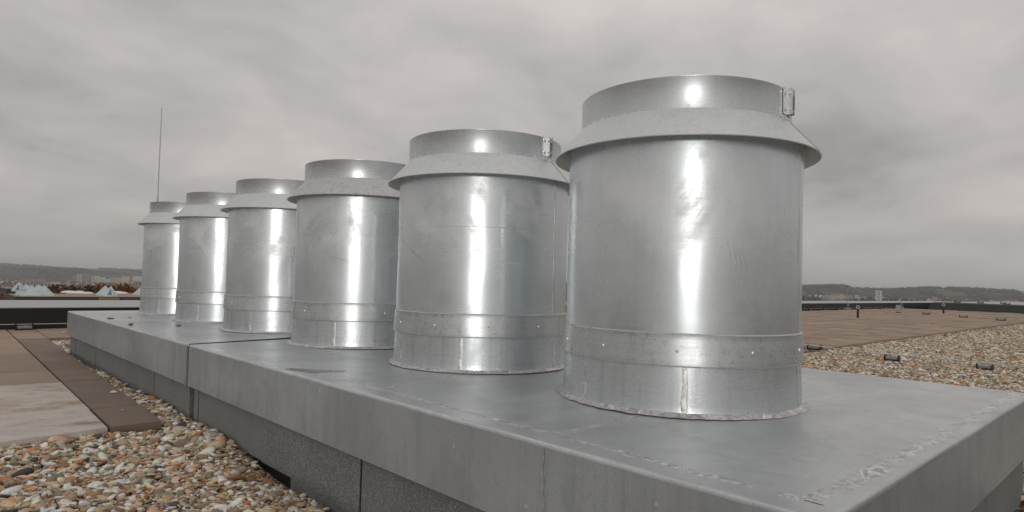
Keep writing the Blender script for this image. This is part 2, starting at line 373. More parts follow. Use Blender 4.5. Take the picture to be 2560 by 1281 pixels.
mbb = MB().add(V, F).add(V2, F2).add(V3, F3)
link('gravel_bed', mbb.me('gravel_bed', M['gravel_bed'], True), kind='structure')

par = thing('parapet', W(21.6, 0, -1.16), 'long black roof parapet with a wide pale flat cap behind the chimneys', 'parapet')
pz = par.location
B0, B1 = -24, 128
link('face', MB().box(B0 * U, B1 * U, 0.0, 0.25, 0.0, 0.853 * U + .016).me('face', M['membrane']), par)
link('core', MB().box(B0 * U, B1 * U, 0.25, 5.7 * U, 0.0, 0.84 * U).me('core', M['membrane']), par)
capm = {}
for k in range(int((B1 - B0) / 6.8)):
    x0 = (B0 + k * 6.8) * U
    mb = MB(); L_ = 6.8 * U - 0.006
    Vc = [(0, -.035, .855 * U + .018), (L_, -.035, .855 * U + .018), (L_, 5.8 * U, .845 * U + .018), (0, 5.8 * U, .845 * U + .018)]
    V8 = Vc + [(x, y, z + 0.012) for x, y, z in Vc]
    mb.add(V8, [(3, 2, 1, 0), (4, 5, 6, 7), (0, 1, 5, 4), (1, 2, 6, 5), (2, 3, 7, 6), (3, 0, 4, 7)])
    if not capm: capm['m'] = mb.me('cap_sheet', M['cap'])
    link('cap_sheet', capm['m'], par, (x0, 0, 0))

# ------------------------------------------------------------------ paving slabs
def jline(a): return -3.13 + (a - 5.7) * (3.13 - 2.62) / 16.1
def eline(a): return -2.56 + (a - 5.7) * (2.56 - 2.09) / 12.3
rows = [5.74, 7.02, 9.80, 11.35, 12.65, 14.40, 16.10, 18.14, 19.9, 21.5]
TH = 0.05
lp = thing('paving', (0, 0, 0), 'brown concrete slab walkway at left between gravel strip and parapet', 'paving')
rg = random.Random(3)
def quad_slab(c4, zt, mat, parent, tilt=0.0):
    ctr = sum((Vector(p) for p in c4), Vector((0, 0))) / 4
    V = []; g = 0.0075
    ins = [Vector(p) - (Vector(p) - ctr).normalized() * g * 1.4 for p in c4]; top = [p - (p - ctr).normalized() * 0.006 for p in ins]
    dz = [rg.uniform(-tilt, tilt) for _ in range(4)]
    V = [(p.x - ctr.x, p.y - ctr.y, -TH) for p in ins] + [(p.x - ctr.x, p.y - ctr.y, -0.005 + dz[i]) for i, p in enumerate(ins)] + [(p.x - ctr.x, p.y - ctr.y, dz[i]) for i, p in enumerate(top)]
    F = [(3, 2, 1, 0), (8, 9, 10, 11)]
    for i in range(4):
        j = (i + 1) % 4; F += [(i, j, j + 4, i + 4), (i + 4, j + 4, j + 8, i + 8)]
    return link('slab', mesh('slab', V, F, mat), parent, (ctr.x, ctr.y, zt))
for i in range(len(rows) - 1):
    a0, a1 = rows[i], rows[i + 1]
    sk = 0.0
    for cidx in range(-4, 3 if i < 7 else 6):
        def bl(a):
            if cidx_ <= 0: return jline(a) + cidx_ * 1.75
            if cidx_ == 1: return eline(a)
            return eline(a) + (cidx_ - 1) * 1.3
        if i < 7 and cidx > 0: continue
        cidx_ = cidx; l0, l1 = bl(a0), bl(a1); cidx_ = cidx + 1; r0_, r1_ = bl(a0), bl(a1)
        cc_ = [(l0 * U, (a0 + (0.0 if i else 0.09 * (l0 + 3.1))) * U), (r0_ * U, (a0 + (0.0 if i else 0.0)) * U), (r1_ * U, a1 * U), (l1 * U, a1 * U)]
        mat = M['slab_dark'] if cidx == 0 and i < 7 else (M['slab_stain'] if (i < 2 and cidx < 0) else M['slab'])
        quad_slab(cc_, 0.0, mat, lp, 0.0015)

rp_ = thing('paving', (0, 0, 0), 'wide brown slab terrace behind the gravel at right', 'paving')
SA, SB = 1.45, 1.86
slab_meshes = []
for k in range(4):
    slab_meshes.append(MB().chbox(-SB * U / 2 + .009, SB * U / 2 - .009, -SA * U / 2 + .009, SA * U / 2 - .009, -TH, 0, .007).me('slab', M['slab']))
cells = []
for i in range(11):
    a = 5.05 + SA * (i + 0.5); nb = 0
    b = 3.4 + (SB * 0.5 if i % 2 else 0)
    while b < 83:
        cells.append((a, b + SB / 2)); b += SB
P = np.array([W(a, b, -0.9) for a, b in cells]); pxx, pyy, dd = to_px(P)
vis = np.where(np.isnan(pxx), 1e9, np.where((pxx > 1850) & (pxx < 2800), dd, 1e4 + np.nan_to_num(dd)))
order = np.argsort(vis); far = MB()
for rank, idx in enumerate(order):
    a, b = cells[idx]; p = W(a, b, -0.9); tx, ty, tz = rg.uniform(-.009, .009), rg.uniform(-.009, .009), rg.uniform(-.010, .010)
    if rank < 300: link('slab', slab_meshes[rank % 4], rp_, (p.x, p.y, p.z + tz), (tx, ty, 0))
    else: far.box(p.x - SB * U / 2 + .003, p.x + SB * U / 2 - .003, p.y - SA * U / 2 + .003, p.y + SA * U / 2 - .003, -TH, tz)
link('far_slabs', far.me('far_slabs', M['slab']), rp_, kind='stuff')

# ------------------------------------------------------------------ gravel
def ico(sub):
    import bmesh
    bm = bmesh.new(); bmesh.ops.create_icosphere(bm, subdivisions=sub, radius=1.0)
    V = np.array([v.co[:] for v in bm.verts]); bm.verts.index_update(); F = np.array([[v.index for v in f.verts] for f in bm.faces]); bm.free(); return V, F
def pebble_shapes(sub, n):
    V, F = ico(sub); out = []
    for k in range(n):
        d = RNG.normal(size=(7, 3)); d /= np.linalg.norm(d, axis=1)[:, None]; off = RNG.uniform(0.62, 0.95, 7)
        r = np.ones(len(V))
        for q_ in range(7):                                # worn facets
            c_ = V @ d[q_]; r = np.where(c_ > off[q_], r * (off[q_] / np.maximum(c_, 1e-3)) ** 0.75, r)
        r *= 1 + 0.10 * np.sin(V @ RNG.normal(size=3) * 2.2 + RNG.uniform(0, 6)) + RNG.normal(0, .025, len(V))
        out.append(V * r[:, None] * np.array([1.08, RNG.uniform(.5, .85), RNG.uniform(.28, .5)]))
    return out, F
PAL = np.array([(.78, .73, .65), (.64, .58, .49), (.46, .36, .25), (.37, .28, .19), (.28, .255, .21), (.22, .20, .15), (.24, .15, .095), (.42, .18, .065), (.06, .055, .052), (.44, .30, .23), (.19, .135, .105), (.34, .32, .29)])
PAL = np.minimum(PAL * np.array([1.36, 1.28, 1.15]), .88)
PW = np.array([19, 16, 14, 12, 9, 8, 9, 4, 3, 6, 6, 5.]); PW /= PW.sum()
def pebbles(name, pts, size, sub, label, seed):
    shapes, F = pebble_shapes(sub, 16); n = len(pts); nv = len(shapes[0]); S = np.array(shapes)
    k = RNG.integers(0, 16, n); yaw = RNG.uniform(0, 2 * PI, n); tx = RNG.normal(0, .32, n); ty = RNG.normal(0, .32, n)
    s = size * np.exp(RNG.normal(0, .34, n))
    V = S[k] * s[:, None, None]
    c, s_ = np.cos(tx)[:, None], np.sin(tx)[:, None]; y, z = V[..., 1] * c - V[..., 2] * s_, V[..., 1] * s_ + V[..., 2] * c; V[..., 1], V[..., 2] = y, z
    c, s_ = np.cos(ty)[:, None], np.sin(ty)[:, None]; x, z = V[..., 0] * c + V[..., 2] * s_, -V[..., 0] * s_ + V[..., 2] * c; V[..., 0], V[..., 2] = x, z
    c, s_ = np.cos(yaw)[:, None], np.sin(yaw)[:, None]; x, y = V[..., 0] * c - V[..., 1] * s_, V[..., 0] * s_ + V[..., 1] * c; V[..., 0], V[..., 1] = x, y
    V += pts[:, None, :]
    V = V.reshape(-1, 3); FF = (F[None] + (np.arange(n) * nv)[:, None, None]).reshape(-1, 3)
    me = bpy.data.meshes.new(name); me.vertices.add(len(V)); me.vertices.foreach_set('co', V.astype(np.float32).ravel())
    me.loops.add(FF.size); me.loops.foreach_set('vertex_index', FF.ravel().astype(np.int32)); me.polygons.add(len(FF))
    me.polygons.foreach_set('loop_start', np.arange(0, FF.size, 3, dtype=np.int32)); me.polygons.foreach_set('loop_total', np.full(len(FF), 3, np.int32))
    me.polygons.foreach_set('use_smooth', np.ones(len(FF), bool)); me.update()
    col = PAL[RNG.choice(len(PAL), n, p=PW)] * np.exp(RNG.normal(0, .2, n))[:, None]
    ca = me.color_attributes.new('Col', 'FLOAT_COLOR', 'POINT'); C4 = np.ones((n * nv, 4), np.float32); C4[:, :3] = np.repeat(np.clip(col, 0, .85), nv, 0)
    ca.data.foreach_set('color', C4.ravel()); me.materials.append(M['pebble'])
    return link(name, me, kind='stuff', label=label, category='gravel')
def scatter(x0, x1, y0, y1, dens):
    n = int((x1 - x0) * (y1 - y0) * dens); sp = 1 / math.sqrt(dens)
    gx, gy = np.meshgrid(np.arange(x0, x1, sp), np.arange(y0, y1, sp)); p = np.stack([gx.ravel(), gy.ravel()], -1)
    return p + RNG.uniform(-.5, .5, p.shape) * sp
XS = -2.13 * U                                              # skirt plane
def on_front(p):
    a, b = p[:, 1] / U, p[:, 0] / U
    m = (b < -2.16) & ~((a > 5.70) & (b < eline(a) + 0.015)) & (a < 18.1)
    return p[m]
def finish(p, lift, amp): return np.column_stack([p, hfield(p) + lift + RNG.uniform(-amp, amp, len(p))])
fr = on_front(scatter(-2.45, XS, 0.05, 2.75, 2900)); st_ = on_front(scatter(-1.20, XS, 2.75, 6.6, 2900)); en_ = scatter(-1.0, 1.4, 6.62, 8.06, 1900); en_ = en_[en_[:, 0] / U > eline(en_[:, 1] / U) + .03]
near = np.concatenate([finish(fr, -.006, .011), finish(st_, -.003, .008), finish(en_, 0.004, .008)])
qx, qy, dd = to_px(near); keep = (qx > -500) & (qx < 3000) & (qy < 1560); near = near[np.where(np.isnan(qx), False, keep)]
pebbles('gravel', near, 0.0185, 2, 'bed of mixed brown and white pebbles in front of the zinc housing', 1)
grit = finish(on_front(scatter(-2.4, XS, 0.3, 2.6, 2200)), -.001, .006); qx, qy, dd = to_px(grit); grit = grit[np.where(np.isnan(qx), False, (qx > -200) & (qy < 1400))]
pebbles('gravel', grit, 0.0062, 1, 'fine grit between the pebbles in front of the housing', 4)
ot = on_front(scatter(-4.2, XS, -2.6, 2.62, 2200)); ot = finish(ot, -.006, .006); qx, qy, dd = to_px(ot)
inside = np.where(np.isnan(qx), False, (qx > -500) & (qx < 3000) & (qy < 1560)) & (ot[:, 0] > -2.45) & (ot[:, 1] > 0.05)
ot = ot[~inside]; ot = ot[np.hypot(ot[:, 0] - CAMP.x, ot[:, 1] - CAMP.y) < 4.5]
pebbles('gravel', ot, 0.018, 1, 'gravel around the near end of the housing', 2)
rt = scatter(1.30, 24.0, -4.2, 5.0 * U, 1650); far_ = np.hypot(rt[:, 0] - CAMP.x, rt[:, 1] - CAMP.y)
qx, qy, dd = to_px(np.column_stack([rt, np.full(len(rt), -.04)]))
kp = np.where(np.isnan(qx), False, (qx > 1750) & (qx < 3100)) & (RNG.uniform(size=len(rt)) < np.clip(1.25 - (far_ - 7) / 14, 0.22, 1))
rt = rt[kp]; fk = far_[kp]
rt3 = np.column_stack([rt, np.full(len(rt), (0.9 - 0.99) * U) + RNG.uniform(-.009, .007, len(rt))])
nearr = fk < 7.2
pebbles('gravel', rt3, 0.0195, 1, 'wide gravel field behind the housing at right', 3)

# ------------------------------------------------------------------ zinc housings with felt skirts
EF, EB, EN, EFAR, HF = -2.1664, 3.0518, -2.0771, 14.7726, 0.5497
J0, J1 = 6.12, 6.86                                          # joint between the two housings, slightly skewed
def housing(label, a_lo, a_hi, near_end, seed):
    """a_lo, a_hi: (front, back) ends"""
    ctr = W((a_lo[0] + a_hi[0]) / 2, 0.4, -1.05); root = thing('zinc_housing', ctr, label, 'roof housing', 'zinc duct housings')
    def P(a, b, z): return W(a, b, z) - ctr
    rgk = random.Random(seed)
    def zs(a, b):
        t_ = (b - EF) / (EB - EF); lo = a_lo[0] + (a_lo[1] - a_lo[0]) * t_; hi = a_hi[0] + (a_hi[1] - a_hi[0]) * t_
        ed = max(0, min(a - lo, hi - a, b - EF, EB - b))
        return 0.0032 * (math.sin(a * 1.7 + seed) * math.sin(b * 2.3 + 1.1) + 0.5 * math.sin(a * 3.9 + b * 1.3)) * min(1, ed / 0.25) - 0.002
    # top sheet: a gently uneven grid with a rolled edge
    na_, nb_ = 90, 44; V = []; F = []; rl = 0.022 / U
    def spread(n_, e_): return [0, e_] + [e_ + (1 - 2 * e_) * k / (n_ - 2) for k in range(1, n_ - 2)] + [1 - e_, 1]
    FA, FB = spread(na_, .0025), spread(nb_, .004)
    for i in range(na_ + 1):
        for j in range(nb_ + 1):
            s_, t_ = FA[i], FB[j]; b = EF + (EB - EF) * t_
            lo = a_lo[0] + (a_lo[1] - a_lo[0]) * t_; hi = a_hi[0] + (a_hi[1] - a_hi[0]) * t_; a = lo + (hi - lo) * s_
            V.append(P(a, b, zs(a, b)))
    for i in range(na_):
        for j in range(nb_):
            k = i * (nb_ + 1) + j; F.append((k, k + 1, k + nb_ + 2, k + nb_ + 1))
    # rolled lip ring joining the top to the fascia
    ring = [i * (nb_ + 1) for i in range(na_ + 1)] + [na_ * (nb_ + 1) + j for j in range(1, nb_ + 1)] + [i * (nb_ + 1) + nb_ for i in range(na_ - 1, -1, -1)] + [j for j in range(nb_ - 1, 0, -1)]
    cx_ = sum((V[i] for i in ring), Vector()) / len(ring); prev = ring
    for (o_, dz) in ((0.008, -0.004), (0.014, -0.012), (0.016, -0.030)):
        cur = []
        for i in ring:
            v = V[i].copy(); 
            b_l = (v.x + ctr.x) / U; out = Vector((0, 0, 0))
            if b_l < EF + 1e-3: out.x -= o_
            if b_l > EB - 1e-3: out.x += o_
            ix = i // (nb_ + 1)
            if ix == 0: out.y -= o_
            if ix == na_: out.y += o_
            cur.append(len(V)); V.append(v + out * U * (1 + .12 * math.sin(i * .37)) + Vector((0, 0, dz * U + (.0012 * math.sin(v.y * 9 + v.x * 7) if dz > -.02 else 0))))
        m_ = len(ring)
        for q_ in range(m_): F.append((prev[q_], prev[(q_ + 1) % m_], cur[(q_ + 1) % m_], cur[q_]))
        prev = cur
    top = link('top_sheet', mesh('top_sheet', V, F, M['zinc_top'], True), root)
    # fascia sheets
    th_ = 0.004
    def wall(name, p0, p1, z0, z1, mat, nrm, par_=root, thick=th_):
        a, b = P(p0[0], p0[1], z0), P(p1[0], p1[1], z0); h = (z1 - z0) * U; nv = nrm * thick
        n_ = 24; Vw = []; Fw = []
        for k in range(n_ + 1):
            p = a.lerp(b, k / n_)
            for q_ in range(5):
                wv = 0.0022 * math.sin(k * 0.9 + q_ + seed) * math.sin(q_ * PI / 4)
                Vw.append(p + Vector((0, 0, h * q_ / 4)) + nrm * wv)
        for k in range(n_):
            for q_ in range(4): c0 = k * 5 + q_; Fw.append((c0, c0 + 5, c0 + 6, c0 + 1))
        m0 = len(Vw); Vw += [v - nv for v in Vw[:m0]]; Fw += [tuple(i + m0 for i in f[::-1]) for f in Fw[:]]
        Fw += [(k * 5 + m0, (k + 1) * 5 + m0, (k + 1) * 5, k * 5) for k in range(n_)]
        for e_ in (0, n_):
            for q_ in range(4): c0 = e_ * 5 + q_; Fw.append((c0, c0 + 1, c0 + 1 + m0, c0 + m0))
        return link(name, mesh(name, Vw, Fw, mat), par_)
    zt = -0.030
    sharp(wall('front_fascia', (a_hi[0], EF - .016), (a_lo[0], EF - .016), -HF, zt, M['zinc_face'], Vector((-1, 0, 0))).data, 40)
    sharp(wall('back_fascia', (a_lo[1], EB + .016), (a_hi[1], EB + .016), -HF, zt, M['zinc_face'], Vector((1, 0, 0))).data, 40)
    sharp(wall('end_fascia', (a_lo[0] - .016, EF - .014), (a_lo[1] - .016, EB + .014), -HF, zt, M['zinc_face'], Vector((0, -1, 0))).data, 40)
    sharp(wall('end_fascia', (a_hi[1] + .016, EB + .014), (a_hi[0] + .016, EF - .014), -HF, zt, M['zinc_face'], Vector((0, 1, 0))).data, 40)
    # core block and felt sheets of the skirt
    g = 0.055
    mb = MB(); c0, c1 = P(a_lo[1] + g + .05, EF + g + .02, -1.35), P(a_hi[0] - g - .05, EB - g - .02, -0.06)
    mb.box(c0.x, c1.x, c0.y, c1.y, c0.z, c1.z); link('core', mb.me('core', M['membrane']), root)
    js = [x for x in (-2.40, -0.34, 1.72, 3.785, 5.85, 7.90, 9.96, 12.02, 14.08) if a_lo[0] < x < a_hi[0]]
    ed_ = [a_lo[0] + g] + js + [a_hi[0] - g]
    for side, bb, sg in ((0, EF + g, -1), (1, EB - g, 1)):
        for k in range(len(ed_) - 1):
            a0_, a1_ = ed_[k] + .016, ed_[k + 1] - .012
            z0_ = -1.25 if side or a0_ > 4.5 or a1_ < 2 else -1.055 + rgk.uniform(-.01, .01)
            q0, q1 = P(a0_, bb, z0_), P(a1_, bb, -HF + .05)
            x_ = (q0.x, q0.x + 0.006 * -sg) ; o_ = rgk.uniform(0, .003) * sg
            ext = [(a0_, a1_, z0_)]
            if not side and z0_ > -1.1: ext = [(3.05, a1_, z0_), (a0_, 3.048, -1.25)] if a0_ < 2.9 else [(a0_, 4.6, z0_), (4.602, a1_, -1.25)]
            mb = MB()
            for (e0, e1, ez) in ext: mb.box(min(x_) + o_, max(x_) + o_, P(e0, bb, 0).y, P(e1, bb, 0).y, P(0, 0, ez).z, q1.z)
            mb.V = [(x, y + (0.0 if z < -0.1 else 0.004 * rgk.uniform(-1, 1)), z) for x, y, z in mb.V]
            link('felt_sheet', mb.me('felt_sheet', M['felt']), root)
    for aa, sg in ((a_lo[0] + g, -1), (a_hi[1] - g, 1)):
        for k in range(3):
            b0_, b1_ = EF + g + (EB - EF - 2 * g) * k / 3 + .01, EF + g + (EB - EF - 2 * g) * (k + 1) / 3 - .004
            q0, q1 = P(aa, b0_, -1.25), P(aa, b1_, -HF + .05)
            link('felt_sheet', MB().box(q0.x, q1.x, min(q0.y, q0.y - .006 * sg), max(q0.y, q0.y - .006 * sg), q0.z, q1.z).me('felt_sheet', M['felt']), root)
    # soldered seams on the top
    def seam(pts, w, sd_, h=0.0008):
        fp = [(pts[q_][0] + (pts[q_ + 1][0] - pts[q_][0]) * k / 40, pts[q_][1] + (pts[q_ + 1][1] - pts[q_][1]) * k / 40) for q_ in range(len(pts) - 1) for k in range(40)] + [pts[-1]]
        Vv, Ff = ribbon([P(a, b, zs(a, b) - .0002) for a, b in fp], w, h, 0.28, sd_)
        link('solder_seam', mesh('solder_seam', Vv, Ff, M['solder'], True), root)
    seam([(a_hi[0] - .1, EF + .17), ((a_lo[0] + a_hi[0]) / 2, EF + .20), (a_lo[0] + .12, EF + .17)], 0.030, seed + 1)
    if near_end:
        seam([(a_lo[0] + .12, EF + .17), (a_lo[0] + .10, 0.3), (a_lo[0] + .10, EB - .12)], 0.042, seed + 2, .0011)
        seam([(-0.37, EF + .2), (-0.32, -1.02)], 0.040, seed + 3); seam([(1.72, EF + .2), (1.98, -0.70)], 0.026, seed + 4)
        seam([(4.15, EF + .2), (4.30, -0.40)], 0.020, seed + 5)
        q4 = [P(J0 - .012, EF - .01, .004), P(J1 - .012, EB, .034), P(J1 + .012, EB, .034), P(J0 + .012, EF - .01, .004)]; dn3 = Vector((0, 0, -.2 * U))
        link('joint_strip', mesh('joint_strip', q4 + [v + dn3 for v in q4], [(0, 1, 2, 3), (7, 6, 5, 4), (0, 4, 5, 1), (2, 6, 7, 3), (3, 7, 4, 0), (1, 5, 6, 2)], M['membrane']), root)
        # run of chalky solder down the fascia
        rr_ = random.Random(5); Vv = []; Ff = []; z_ = -0.035; x0 = 0.0; k = 0
        while z_ > -HF + .01:
            x0 += rr_.uniform(-.006, .005); w_ = rr_.uniform(.0025, .007) * (1 if z_ > -.32 else .6)
            for s_ in (-1, 1): Vv.append(P(-0.47, EF - .016, z_) + Vector((-0.0016, x0 + s_ * w_ / 2, 0)))
            if k: Ff.append((2 * k - 2, 2 * k - 1, 2 * k + 1, 2 * k))
            k += 1; z_ -= 0.022
        link('solder_run', mesh('solder_run', Vv, Ff, M['solder']), root)
        p_ = P(2.62, EF - .016, 0); mb = MB().box(p_.x - .0022, p_.x + .001, p_.y - .0013, p_.y + .0013, -HF * U + (ctr.z * 0) + P(0, 0, 0).z + .004, P(0, 0, -.03).z)
        link('fascia_seam', mb.me('fascia_seam', M['solder']), root)
    else:
        p_ = P(a_lo[0], EF - .016, 0)
        mb = MB().box(p_.x - .012, p_.x - .0005, p_.y - .007, p_.y - .004, P(0, 0, -HF - .012).z, P(0, 0, -.012).z)
        link('edge_lip', mb.me('edge_lip', M['bright']), root)
    return root
housing('near zinc sheet housing carrying the three largest chimneys', (EN, EN), (J0 - .035, J1 - .035), True, 3)
housing('far zinc sheet housing with pebbles lying on its top', (J0 + .035, J1 + .035), (EFAR, EFAR), False, 8)

# ------------------------------------------------------------------ chimneys
SP = 2.6873
Z1, Z2, ZC, ZCN, ZT = .3619 * U, .6046 * U, 2.0501 * U, 2.3095 * U, 2.560 * U
R0, RB, RS, RC, RN = 1.0 * U, 1.010 * U, 0.998 * U, 1.1315 * U, .9007 * U
n = 128
ME = {}
ME['sleeve'] = sharp(MB().lathe([(R0 + .014, -.004), (R0 + .004, .006), (R0, .016), (R0, Z1 + .02), (R0 - .004, Z1 + .02), (R0 - .004, -.004)], n).me('sleeve', M['sleeve']))
ME['band'] = sharp(MB().lathe([(RB, Z1), (RB + .0015, Z1 + .004), (RB, Z1 + .010), (RB, Z2 - .008), (RB + .0015, Z2 - .002), (RS + .0005, Z2 + .002), (RS + .0005, Z2 - .01), (RB - .003, Z1)], n).me('band', M['band']))
ME['shell'] = sharp(MB().lathe([(RS, Z1 + .03), (RS, ZC * .4), (RS, ZC * .7), (RS, ZC + .045), (RS - .003, ZC + .045), (RS - .003, Z1 + .03)], n).me('shell', M['shell']))
def collar(mat): return sharp(MB().lathe([(RC, ZC), (RC + .0008, ZC + .003), (RN + .003, ZCN), (RN + .0005, ZCN), (RC - .004, ZC + .001)], n).me('rain_collar', mat))
ME['collar'] = collar(M['collar']); ME['collar_s'] = collar(M['collar_spotted'])
ME['neck'] = sharp(MB().lathe([(RN, ZCN - .004), (RN, ZT - .004), (RN + .001, ZT - .002), (RN + .001, ZT), (RN - .003, ZT), (RN - .003, ZCN - .004)], n).me('neck', M['neck']))
ME['inner'] = sharp(MB().lathe([(RS - .004, ZC + .040), (RN - .004, ZC + .041), (RN - .004, ZT - .004), (RN - .008, ZT - .004), (RN - .008, ZC + .030), (.01, ZC + .030), (.01, ZC + .02), (RS - .004, ZC + .02)], 64).me('inner_duct', M['inner']))
mb = MB()
for k in range(44):                                          # bent fixing tabs between neck and collar
    a = 2 * PI * k / 44 + .03; M4 = Matrix.Rotation(a, 4, 'Z') @ Matrix.Translation((RN + .0012, 0, ZCN + .003))
    mb.box(-.002, .0012, -.003, .003, -.004, .008, M4)
ME['tabs'] = mb.me('fixing_tabs', M['collar'])
mb = MB(); mb.lathe([(0.0005, 0.0052), (.003, .0048), (.0046, .0034), (.0058, .001), (.0058, 0)], 10, False)
ME['screw'] = sharp(mb.me('screw', M['screw']), 60)
def strip(r, ang, z0, z1, w, h, mat, name, jit, seed, nz=24, flare=0.0):    # vertical raised strip on a cylinder
    rg_ = random.Random(seed); V = []; F = []
    for k in range(nz + 1):
        z = z0 + (z1 - z0) * k / nz; o = (o * .75 if k else 0.0) + rg_.uniform(-jit, jit) * w * .3
        for s_, rr_ in ((-1, 0), (-.55, h), (.0, h * rg_.uniform(.4, 1)), (.55, h), (1, 0)):
            th = ang + (s_ * w / 2 * (1 + .5 * rg_.uniform(-jit, jit)) + o) / r; re = r + rr_ + flare * (1 - (z - z0) / (z1 - z0)); V.append((re * math.cos(th), re * math.sin(th), z))
        if k:
            c0 = k * 5
            for j in range(4): F.append((c0 - 5 + j, c0 - 4 + j, c0 - 3 + j - 0, c0 + j)[:0] or (c0 - 5 + j, c0 - 4 + j, c0 + 1 + j, c0 + j))
    return mesh(name, V, F, mat, True)
D = math.radians
ME['seams'] = [strip(R0, D(a), .014, Z1, w, .0011, M['solder'], 'sleeve_seam', .22, s, 24, .0062) for a, w, s in ((166, .022, 1), (-145, .021, 2), (-80, .024, 3), (20, .024, 4), (95, .024, 5))]
ME['shellseam'] = strip(RS, D(-82), Z2, ZC + .04, .0055, .0022, M['bright'], 'shell_seam', .12, 9, 40)
rgb = MB(); Vv, Ff = [], []
rg2 = random.Random(21)
for k in range(161):
    th = 2 * PI * k / 160; ri, ro = R0 + .0065, R0 + .032 + rg2.uniform(-.006, .007)
    for r_, z_ in ((ri, .010), (ri + .010, .006 + rg2.uniform(0, .003)), ((ri + ro) / 2 + rg2.uniform(-.003, .003), .001 + rg2.uniform(0, .0018)), (ro, -.0015)): Vv.append((r_ * math.cos(th), r_ * math.sin(th), z_))
    if k:
        for j in range(3): c0 = k * 4 + j; Ff.append((c0 - 4, c0 - 3, c0 + 1, c0))
ME['ring'] = mesh('solder_ring', Vv, Ff, M['solder'], True)
# clamp bracket: two angle plates joined by two bolts
def plate(s_): return MB().box(-.0015, .023, s_ * .012 - .0015, s_ * .012 + .0015, 0, .094).box(-.001, .002, min(s_ * .012, s_ * .042), max(s_ * .012, s_ * .042), 0, .094).me('plate', M['bright'])
ME['plates'] = [plate(-1), plate(1)]
def bolt(): 
    m_ = MB().tube([(.014, -.026, 0), (.014, .026, 0)], .0033, 8); m_.tube([(.014, -.018, 0), (.014, -.0135, 0)], .0062, 6); m_.tube([(.014, .0135, 0), (.014, .018, 0)], .0062, 6); return m_.me('bolt', M['screw'])
ME['bolt'] = bolt()
mb = MB(); th = D(-84 + 5)
a_, b_2 = Vector((RN + .004, 0, ZCN)), Vector((RC + .0015, 0, ZC + .003)); M4 = Matrix.Rotation(th, 4, 'Z')
mb.tube([M4 @ a_, M4 @ b_2], .0016, 5); ME['collarseam'] = mb.me('collar_seam', M['inner'])
ME['joint'] = sharp(MB().lathe([(RS, 1.512 * U), (RS + .0009, 1.514 * U), (RS + .0009, 1.517 * U), (RS, 1.518 * U)], n, False).me('sheet_joint', M['shell']))
def scratch(pts, w, dark=True):                              # (angle degrees, height in units) polyline gouged into the sheet
    V = []; F = []; P_ = []
    for k in range(len(pts) - 1):
        for q_ in range(8): f_ = q_ / 8; P_.append((pts[k][0] * (1 - f_) + pts[k + 1][0] * f_, pts[k][1] * (1 - f_) + pts[k + 1][1] * f_))
    P_.append(pts[-1])
    for k, (a, z) in enumerate(P_):
        for s_ in (-1, 1): r_ = RS + .0007; V.append((r_ * math.cos(D(a)), r_ * math.sin(D(a)), z * U + s_ * w / 2 * (1 - abs(2 * k / (len(P_) - 1) - 1) ** 4)))
        if k: F.append((2 * k - 2, 2 * k, 2 * k + 1, 2 * k - 1))
    return mesh('scratch', V, F, M['inner'] if dark else M['bright'])
SCRATCH = {1: [([(-205, 1.50), (-195, 1.36), (-180, 1.22), (-168, 1.12)], .0016)], 2: [([(-200, .86), (-192, .86)], .003), ([(-152, 1.22), (-142, 1.19), (-130, 1.13)], .0016)],
           0: [([(-190, 1.86), (-188, 1.70), (-189, 1.55)], .0020, False)] + [([(-122 - k * 2.4, 1.26 + k * .03), (-119 - k * 2.4, 1.10 + k * .02), (-121 - k * 2.2, .93)], .0035, False) for k in range(4)]}
def wavy(prof, name, mat, seed, amp, n_=128):
    rg_ = random.Random(seed); m_ = MB().lathe(prof, n_)
    w_ = [(rg_.randint(3, 15), rg_.uniform(5, 22), rg_.uniform(0, 6.3), rg_.uniform(0, 6.3), rg_.uniform(.4, 1)) for _ in range(9)]
    z0, z1 = min(p[1] for p in prof), max(p[1] for p in prof); V = []
    for x, y, z in m_.V:
        r_ = math.hypot(x, y); th = math.atan2(y, x); f_ = min(1, max(0, (z - z0) / .05)) * min(1, max(0, (z1 - z) / .05)) if amp > .0005 else 1
        d_ = amp * f_ * sum(a_ / q_ ** .55 * math.sin(q_ * th + p1) * math.sin(k_ * z + p2) for q_, k_, p1, p2, a_ in w_); V.append((x * (1 + d_ / r_), y * (1 + d_ / r_), z))
    m_.V = V; return sharp(m_.me(name, mat))
def dense(r, z0, z1, k, ri): return [(r, z0 + (z1 - z0) * q_ / k) for q_ in range(k + 1)] + [(ri, z1), (ri, z0)]
LAB = ['nearest and largest galvanised chimney, at the near end of the housing', 'second galvanised chimney from the near end, showing a clamp and collar seam',
       'third galvanised chimney from the near end, with a dark speckled rain collar', 'fourth galvanised chimney from the near end, beside the housing joint',
       'fifth galvanised chimney, second from the far end', 'farthest and smallest-looking galvanised chimney, beside the thin rod']
SCR = [-148, -128, -140, -136, -143, -131]
